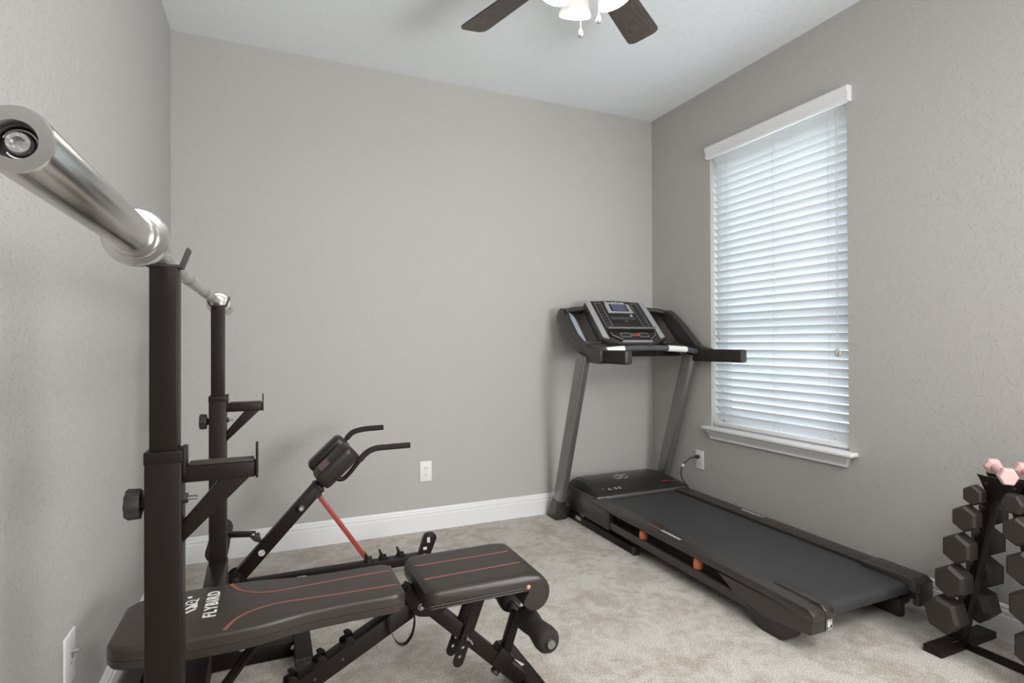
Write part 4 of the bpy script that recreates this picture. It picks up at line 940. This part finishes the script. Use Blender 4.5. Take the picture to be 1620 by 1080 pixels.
for x0, x1, fr_ in ((HL+0.02, TC-0.235, 0.62), (TC+0.235, HR-0.02, 0.55)):     # V-shaped bottle pockets beside the display, one half painted lit, the other shaded
    xm = x0+(x1-x0)*fr_; lo, hi = Vector((0, 2.945, 1.135)), Vector((0, 3.135, 1.335)); dn = Vector((0, 0.040, -0.035))
    for nm2, xa, xb, da, db, mm in (('bottle_pocket', x0, xm, 0, 1, 'holder'), ('pocket_side', xm, x1, 1, 0, 'deck_black')):
        b = new(); q_ = []
        for th_ in (Vector((0, 0, 0)), Vector((0, 0.003, -0.003))):
            q_.append([b.verts.new(Vector((xx, 0, 0))+bb_+dn*dd+th_) for xx, bb_, dd in ((xa, lo, da), (xb, lo, db), (xb, hi, db), (xa, hi, da))])
        b.faces.new(q_[0]); b.faces.new(q_[1][::-1])
        for k in range(4): b.faces.new((q_[0][k], q_[0][(k+1) % 4], q_[1][(k+1) % 4], q_[1][k]))
        obj(nm2, b, M[mm], tm)
    b = new(); box(b, x0, x1, 2.925, 2.965, 1.118, 1.140, 0.008, 3); obj('pocket_ledge', b, M['deck_black'], tm, 40)
    b = new(); yprism(b, x0-0.01, x1, [(2.795, 1.068), (2.935, 1.080), (2.935, 1.128), (2.90, 1.122), (2.80, 1.100)], 0.006); ob_ = obj('tray', b, M['deck_black'], tm, 40)
    b = new(); yprism(b, x0+0.015, x1-0.01, [(2.82, 1.1045), (2.895, 1.1205), (2.895, 1.1215), (2.82, 1.1055)], 0); obj('tray_recess', b, M['slot'], ob_)
M['holder2'] = mat('dark_slate_plastic', srgb(70, 72, 76), 0.3, spec=0.8)
# handle bar with pulse sensors
pp = curve([(HL+0.02, 2.79, 1.072), (HL+0.12, 2.785, 1.088), (TC, 2.78, 1.098), (HR-0.12, 2.770, 1.088), (HR-0.02, 2.765, 1.072)], 8)
b = new(); pipe(b, pp, 0.0175, 16); cbm = obj('cross_handle', b, M['holder2'], tm, 60)
N_ = len(pp)
for a0, a1 in ((6, 12), (N_-13, N_-7)):
    b = new(); pipe(b, pp[a0:a1], 0.0188, 16); po = obj('pulse_sensor', b, M['plate'], cbm, 60)
b = new(); box(b, TC-0.022, TC+0.022, 2.765, 2.80, 1.100, 1.120, 0.006); obj('safety_key', b, M['black'], cbm, 40)
# forward grips
for x, y0, y1 in ((HL+0.018, 2.86, 2.475), (HR-0.004, 2.80, 2.405)):
    b = new(); prism(b, round_poly([(-0.022, -0.038), (0.022, -0.038), (0.022, 0.038), (-0.022, 0.038)], 0.014, 5), axes((x, (y0+y1)/2, 1.050), (1, 0, 0), (0, 1, 0)), y0-y1, 0.004); gp = obj('hand_grip', b, M['foam'], tm, 50)
    b = new(); prism(b, round_poly([(-0.021, -0.036), (0.021, -0.036), (0.021, 0.036), (-0.021, 0.036)], 0.013, 5), axes((x, y1-0.004, 1.050), (1, 0, 0), (0, 1, 0)), 0.012, 0.003); obj('grip_end', b, M['deck_black'], gp, 50)
# console body, slanted plane from C0 (bottom) to C1 (top)
C0 = Vector((TC, 2.905, 1.140)); C1 = Vector((TC, 3.150, 1.398)); cu = (C1-C0).normalized(); CL = (C1-C0).length; cx = Vector((1, 0, 0)); cn = cx.cross(cu)
if cn.y > 0: cn = -cn
cm = Matrix.Identity(4)
for i in range(3): cm[i][0], cm[i][1], cm[i][2], cm[i][3] = cx[i], cn[i], cu[i], C0[i]
# local: x across, y out of the face, z up the face
def cpl(bm, pts, y, d, bev=0.0, seg=2): prism(bm, pts, cm @ T(0, y, 0), d, bev, seg)
b = new(); cpl(b, round_poly([(-0.135, -0.030), (0.135, -0.030), (0.245, 0.012), (0.240, CL-0.02), (0.21, CL), (0, CL+0.012), (-0.21, CL), (-0.240, CL-0.02), (-0.245, 0.012)], 0.012, 3), -0.018, 0.050, 0.006); con = obj('console', b, M['deck_black'], tm, 40)
for s in (-1, 1):
    b = new(); cpl(b, round_poly([(s*0.196, 0.010), (s*0.236, 0.026), (s*0.232, CL-0.012), (s*0.192, CL-0.004)], 0.006, 3), 0.008, 0.008, 0.002); obj('side_trim', b, M['silver'], con, 40)
b = new(); cpl(b, round_poly([(-0.185, 0.090), (0.185, 0.090), (0.184, CL-0.006), (0, CL+0.006), (-0.184, CL-0.006)], 0.008, 3), 0.0075, 0.004, 0.001); obj('face_panel', b, M['glossblack'], con, 40)
b = new(); cpl(b, round_poly([(-0.098, 0.242), (0.098, 0.242), (0.094, CL-0.030), (-0.094, CL-0.030)], 0.005, 3), 0.012, 0.008, 0.002); ds = obj('display_bezel', b, M['silver'], con, 40)
b = new(); cpl(b, [(-0.068, 0.256), (0.068, 0.256), (0.066, CL-0.036), (-0.066, CL-0.036)], 0.0165, 0.002); obj('display_border', b, M['glossblack'], ds)
b = new(); cpl(b, [(-0.055, 0.258), (0.055, 0.258), (0.054, CL-0.040), (-0.054, CL-0.040)], 0.018, 0.002); obj('display', b, M['screen'], ds)
def con_text(body, x, z_, size, mt, bold=0.0003, sx=1.0, y=0.0102): return text('lettering', body, size, cm @ T(x, y, z_) @ Matrix.Rotation(R(90), 4, 'X') if cm.to_3x3().determinant() > 0 else cm @ T(x, y, z_) @ Matrix.Rotation(R(90), 4, 'X'), mt, con, bold, 0.0003, sx)
NT = con_text('NordicTrack', -0.01, CL-0.015, 0.024, M['white_print'], 0.0008, 1.0)
# button columns with outlines
for s in (-1, 1):
    b = new()
    for xx in (0.118, 0.166):
        cpl(b, [(s*xx-0.0012, 0.100), (s*xx+0.0012, 0.100), (s*xx+0.0012, CL-0.018), (s*xx-0.0012, CL-0.018)], 0.0098, 0.001)
    cpl(b, [(s*0.118 if s > 0 else -0.166, CL-0.0205), (s*0.166 if s > 0 else -0.118, CL-0.0205), (s*0.166 if s > 0 else -0.118, CL-0.018), (s*0.118 if s > 0 else -0.166, CL-0.018)], 0.0098, 0.001)
    obj('outline', b, M['silver'], con)
    for k in range(9):
        z0 = 0.112+k*0.0255
        b = new(); cpl(b, round_poly([(s*0.142-0.016, z0), (s*0.142+0.016, z0), (s*0.142+0.016, z0+0.015), (s*0.142-0.016, z0+0.015)], 0.003, 2), 0.0105, 0.003, 0.0008); obj('button', b, M['black'], con, 40)
    b = new()
    for k in range(9): cpl(b, [(s*0.142-0.010, 0.1315+k*0.0255), (s*0.142+0.010, 0.1315+k*0.0255), (s*0.142+0.010, 0.1325+k*0.0255), (s*0.142-0.010, 0.1325+k*0.0255)], 0.0098, 0.001)
    obj('button_marks', b, M['silver'], con)
b = new()
for (x0, x1, z0, z1) in ((-0.100, 0.090, 0.186, 0.189), (-0.100, 0.090, 0.206, 0.208), (-0.100, -0.098, 0.186, 0.208), (0.088, 0.090, 0.186, 0.208), (-0.006, 0.018, 0.164, 0.176)): cpl(b, [(x0, z0), (x1, z0), (x1, z1), (x0, z1)], 0.0098, 0.001)
for k in range(11): cpl(b, [(-0.092+k*0.0165, 0.192), (-0.081+k*0.0165, 0.192), (-0.081+k*0.0165, 0.202), (-0.092+k*0.0165, 0.202)], 0.0098, 0.0008)
cpl(b, [(-0.112, 0.136), (0.112, 0.136), (0.112, 0.1375), (-0.112, 0.1375)], 0.0098, 0.001)
obj('panel_print', b, M['grey_post'], con)
b = new(); mtx = cm @ T(0.070, 0.010, 0.222); bmesh.ops.create_uvsphere(b, u_segments=14, v_segments=8, radius=0.011, matrix=mtx @ Matrix.Diagonal((1, 0.5, 1, 1))); obj('dial', b, M['chrome_matte'], con, 60)
b = new(); pipe(b, [cm @ Vector((-0.180, 0.028, 0.088)), cm @ Vector((0.180, 0.028, 0.088))], 0.009, 12); obj('tablet_ledge', b, M['grey_post'], con, 50)
b = new(); cpl(b, round_poly([(-0.110, -0.012), (0.110, -0.012), (0.180, 0.034), (0.180, 0.078), (-0.180, 0.078), (-0.180, 0.034)], 0.008, 3), 0.010, 0.012, 0.002); lp2 = obj('control_panel', b, M['glossblack'], con, 40)
b = new(); cpl(b, round_poly([(-0.114, -0.020), (0.114, -0.020), (0.112, -0.010), (-0.112, -0.010)], 0.002, 2), 0.012, 0.014, 0.002); obj('silver_lip', b, M['silver'], con, 40)
b = new()
pth = [(-0.165, 0.062), (-0.165, 0.038), (-0.105, 0.000)]
for s in (-1, 1): pipe(b, [cm @ Vector((s*x, 0.017, z_)) for x, z_ in pth], 0.002, 6)
obj('panel_edge', b, M['silver'], con, 60)
for x0, x1, mm in ((-0.098, -0.034, 'black'), (-0.028, -0.004, 'green'), (0.000, 0.036, 'redbtn'), (0.042, 0.104, 'black')):
    b = new(); cpl(b, round_poly([(x0, 0.026), (x1, 0.026), (x1, 0.050), (x0, 0.050)], 0.003, 2), 0.0175, 0.004, 0.0008); kb = obj('key', b, M[mm], con, 40)
    if mm in ('green', 'redbtn'): kb['label'] = {'green': 'green start key', 'redbtn': 'red stop key'}[mm]
for x0, x1 in ((-0.101, -0.031), (0.039, 0.107)):
    b = new()
    for q4 in ((x0, x1, 0.022, 0.0235), (x0, x1, 0.0525, 0.054), (x0, x0+0.0015, 0.022, 0.054), (x1-0.0015, x1, 0.022, 0.054)): cpl(b, [(q4[0], q4[2]), (q4[1], q4[2]), (q4[1], q4[3]), (q4[0], q4[3])], 0.0168, 0.001)
    obj('outline', b, M['label'], con)
# power cord to the outlet under the window
pl = Vector((XR, 2.826, 0.392))
b = new(); pipe(b, curve([pl+Vector((-0.030, 0, 0)), pl+Vector((-0.075, 0.004, -0.006)), pl+Vector((-0.125, 0.010, -0.040)), pl+Vector((-0.145, 0.012, -0.085)), pl+Vector((-0.135, 0.006, -0.140)), pl+Vector((-0.105, -0.01, -0.190)), pl+Vector((-0.090, -0.02, -0.235))], 8), 0.0042, 8); pcd = obj('power_cord', b, M['black'], tm, 60)
b = new(); bar(b, pl+Vector((-0.036, 0, 0)), pl+Vector((-0.009, 0, 0)), 0.020, 0.022, bev=0.005); obj('plug', b, M['black'], pcd, 50)
b = new(); cyl(b, pl+Vector((-0.126, 0.010, -0.040)), pl+Vector((-0.134, 0.011, -0.056)), 0.0085, n=12); tg_ = obj('cord_tag', b, M['label'], pcd, 50)

# ------------------------------------------------------------------ dumbbell rack
rk = thing('dumbbell_rack', 'black steel A-frame dumbbell rack by the right wall', 'dumbbell rack', (2.37, 1.095, 0))
YM = 1.095
LX0, LX1 = 2.327, 2.385        # web plane and far side of the leg channel
for s in (1, -1):
    yb, yt = YM+s*0.130, YM+s*0.012
    def leg_y(z_): return yb+(yt-yb)*(z_-0.03)/(0.645-0.03)
    # flange of the leg (flat bar seen face-on)
    b = new(); bar(b, (2.352, leg_y(0.03), 0.03), (2.352, leg_y(0.645), 0.645), 0.050, 0.004, up=(0, 1, 0), bev=0.0008); lg = obj('leg', b, M['steel'], rk, 40)
    # two notched webs with cradles for the handles
    tiers = [(0.141, 1.226), (0.268, 1.204), (0.388, 1.188), (0.500, 1.168), (0.585, 1.150)]
    for xw in (2.329, 2.375):
        outl = [(leg_y(0.03), 0.03), (leg_y(0.645), 0.645)]
        outl2 = [(YM+s*0.060, 0.652), (YM+s*0.048, 0.615)]
        for z_, y_ in reversed(tiers):
            yc = YM+s*(y_-YM)
            outl2 += [(yc-s*0.006, z_+0.020), (yc-s*0.010, z_-0.010), (yc+s*0.004, z_-0.0175), (yc+s*0.014, z_-0.010), (yc+s*0.022, z_+0.006), (yc+s*0.026, z_-0.012), (yc-s*0.010, z_-0.045)]
        outl2 += [(leg_y(0.03)+s*0.045, 0.045), (leg_y(0.03)+s*0.045, 0.03)]
        b = new(); prism(b, outl+outl2, T(xw, 0, 0) @ Matrix.Rotation(R(90), 4, 'Z'), 0.003, 0); obj('cradle_web', b, M['steel'], lg)
    # floor foot
    yf = YM+s*0.150
    b = new(); box(b, 2.195, 2.538, yf-0.032, yf+0.032, 0.0, 0.026, 0.003); ft = obj('foot', b, M['steel'], rk, 40)
    b = new(); pipe(b, [(2.30, yf-0.012, 0.0268), (2.36, yf-0.012, 0.0268)], 0.0012, 6); obj('weld_bead', b, M['zinc'], ft)
    b = new(); cyl(b, (2.350, yf-s*0.036, 0.016), (2.350, yf-s*0.044, 0.016), 0.008, n=6); obj('bolt', b, M['black'], ft, 30)
b = new(); bar(b, (2.352, YM-0.118, 0.014), (2.352, YM+0.118, 0.014), 0.022, 0.022); obj('floor_tie_bar', b, M['steel'], rk, 40)
b = new(); box(b, 2.325, 2.380, YM-0.055, YM+0.055, 0.646, 0.650, 0.001); [prism(b, [(YM-0.072, 0.657), (YM-0.064, 0.645), (YM-0.036, 0.575), (YM+0.036, 0.575), (YM+0.064, 0.645), (YM+0.072, 0.657), (YM, 0.650)], T(xq, 0, 0) @ Matrix.Rotation(R(90), 4, 'Z'), 0.003, 0) for xq in (2.324, 2.380)]; tpc = obj('top_tray', b, M['steel'], rk, 40)
b = new()
for s in (-1, 1): cyl(b, (2.316, YM+s*0.040, 0.630), (2.3235, YM+s*0.040, 0.630), 0.006, n=6)
obj('bolt', b, M['black'], rk, 30)

# ------------------------------------------------------------------ hex dumbbells
def hex_head(bm, x0, x1, Rr, rot, face_in, sgn):
    """hex prism about the x axis; outer face bevelled"""
    L = abs(x1-x0); d = 1 if x1 > x0 else -1
    prof = [(x0, Rr*0.62), (x0+d*L*0.12, Rr*0.92), (x0+d*L*0.22, Rr), (x0+d*L*0.84, Rr), (x1, Rr*0.83)]
    rings = []
    for x, r_ in prof:
        rings.append([bm.verts.new((x, 0.90*r_*math.cos(R(60*k)+rot), r_*math.sin(R(60*k)+rot))) for k in range(6)])
    for A, B in zip(rings, rings[1:]):
        for k in range(6): bm.faces.new((A[k], A[(k+1) % 6], B[(k+1) % 6], B[k]))
    bm.faces.new(rings[0][::-1]); bm.faces.new(rings[-1])
def hex_dumbbell(label, loc, half, head, Rr, rot, mt, hmt, group=None, name='hex_dumbbell', yaw=0.0, handle_r=0.0135):
    t = bpy.data.objects.new(name, None); COL.objects.link(t); t.location = loc; t.rotation_euler = (0, 0, yaw); t.empty_display_size = 0.05
    tag(t, label, 'dumbbell', group)
    for s in (-1, 1):
        bm = new(); hex_head(bm, s*(half-head), s*half, Rr, rot, 0, s)
        bmesh.ops.recalc_face_normals(bm, faces=bm.faces)
        bmesh.ops.bevel(bm, geom=bm.edges[:], offset=0.0018, segments=2, profile=0.5, affect='EDGES')
        me = bpy.data.meshes.new('head'); bm.to_mesh(me); bm.free(); me.materials.append(mt)
        o = bpy.data.objects.new('head', me); COL.objects.link(o); o.parent = t
    bm = new(); hl = half-head; k = handle_r
    lathe(bm, [(-hl-0.004, k*0.85), (-hl*0.7, k*0.92), (0, k*1.05), (hl*0.7, k*0.92), (hl+0.004, k*0.85)], I4, 20)
    me = bpy.data.meshes.new('handle'); bm.to_mesh(me); bm.free(); me.materials.append(hmt)
    for p in me.polygons: p.use_smooth = True
    o = bpy.data.objects.new('handle', me); COL.objects.link(o); o.parent = t
    return t
sizes = [(0.141, 1.226, 0.145, 0.092, 0.067, 14), (0.268, 1.204, 0.136, 0.084, 0.061, 30), (0.388, 1.188, 0.122, 0.072, 0.056, 30), (0.500, 1.168, 0.110, 0.060, 0.048, 30), (0.585, 1.150, 0.093, 0.048, 0.037, 30)]
nm_ = ['bottom', 'second', 'third', 'fourth', 'top']
look = ['largest black hex dumbbell on the lowest tier, %s', 'black hex dumbbell on the tier just above the lowest, %s',
        'mid-sized black hex dumbbell on the middle tier, %s', 'black hex dumbbell just below the top tier, %s',
        'smallest black hex dumbbell on the top tier, %s']
for (z_, y_, half_, head_, R_, rot_), lab in zip(sizes, look):
    hex_dumbbell(lab % 'treadmill side', (2.352, y_+0.002, z_+0.004), half_, head_, R_, R(rot_), M['rubber'], M['steel_gloss'], 'hex dumbbells on the rack')
    lab2 = lab % 'side cut by the picture edge'
    hex_dumbbell(lab2, (2.352, 2*YM-y_-0.002, z_+0.004), half_, head_, R_, R({14: 30, 30: 30}[rot_] if lab.find('smallest') < 0 else 0), M['rubber'], M['steel_gloss'], 'hex dumbbells on the rack')
hex_dumbbell('small pale pink dumbbell lying on the rack top, nearer the treadmill', (2.334, 1.102, 0.6785), 0.105, 0.040, 0.031, R(0), M['pink'], M['pink'], 'pink dumbbells on the rack top', 'pink_dumbbell', R(38), 0.013)
hex_dumbbell('pale pink dumbbell on the rack top, cut off by the right picture edge', (2.352, 1.022, 0.6785), 0.105, 0.040, 0.031, R(0), M['pink'], M['pink'], 'pink dumbbells on the rack top', 'pink_dumbbell', R(38), 0.013)
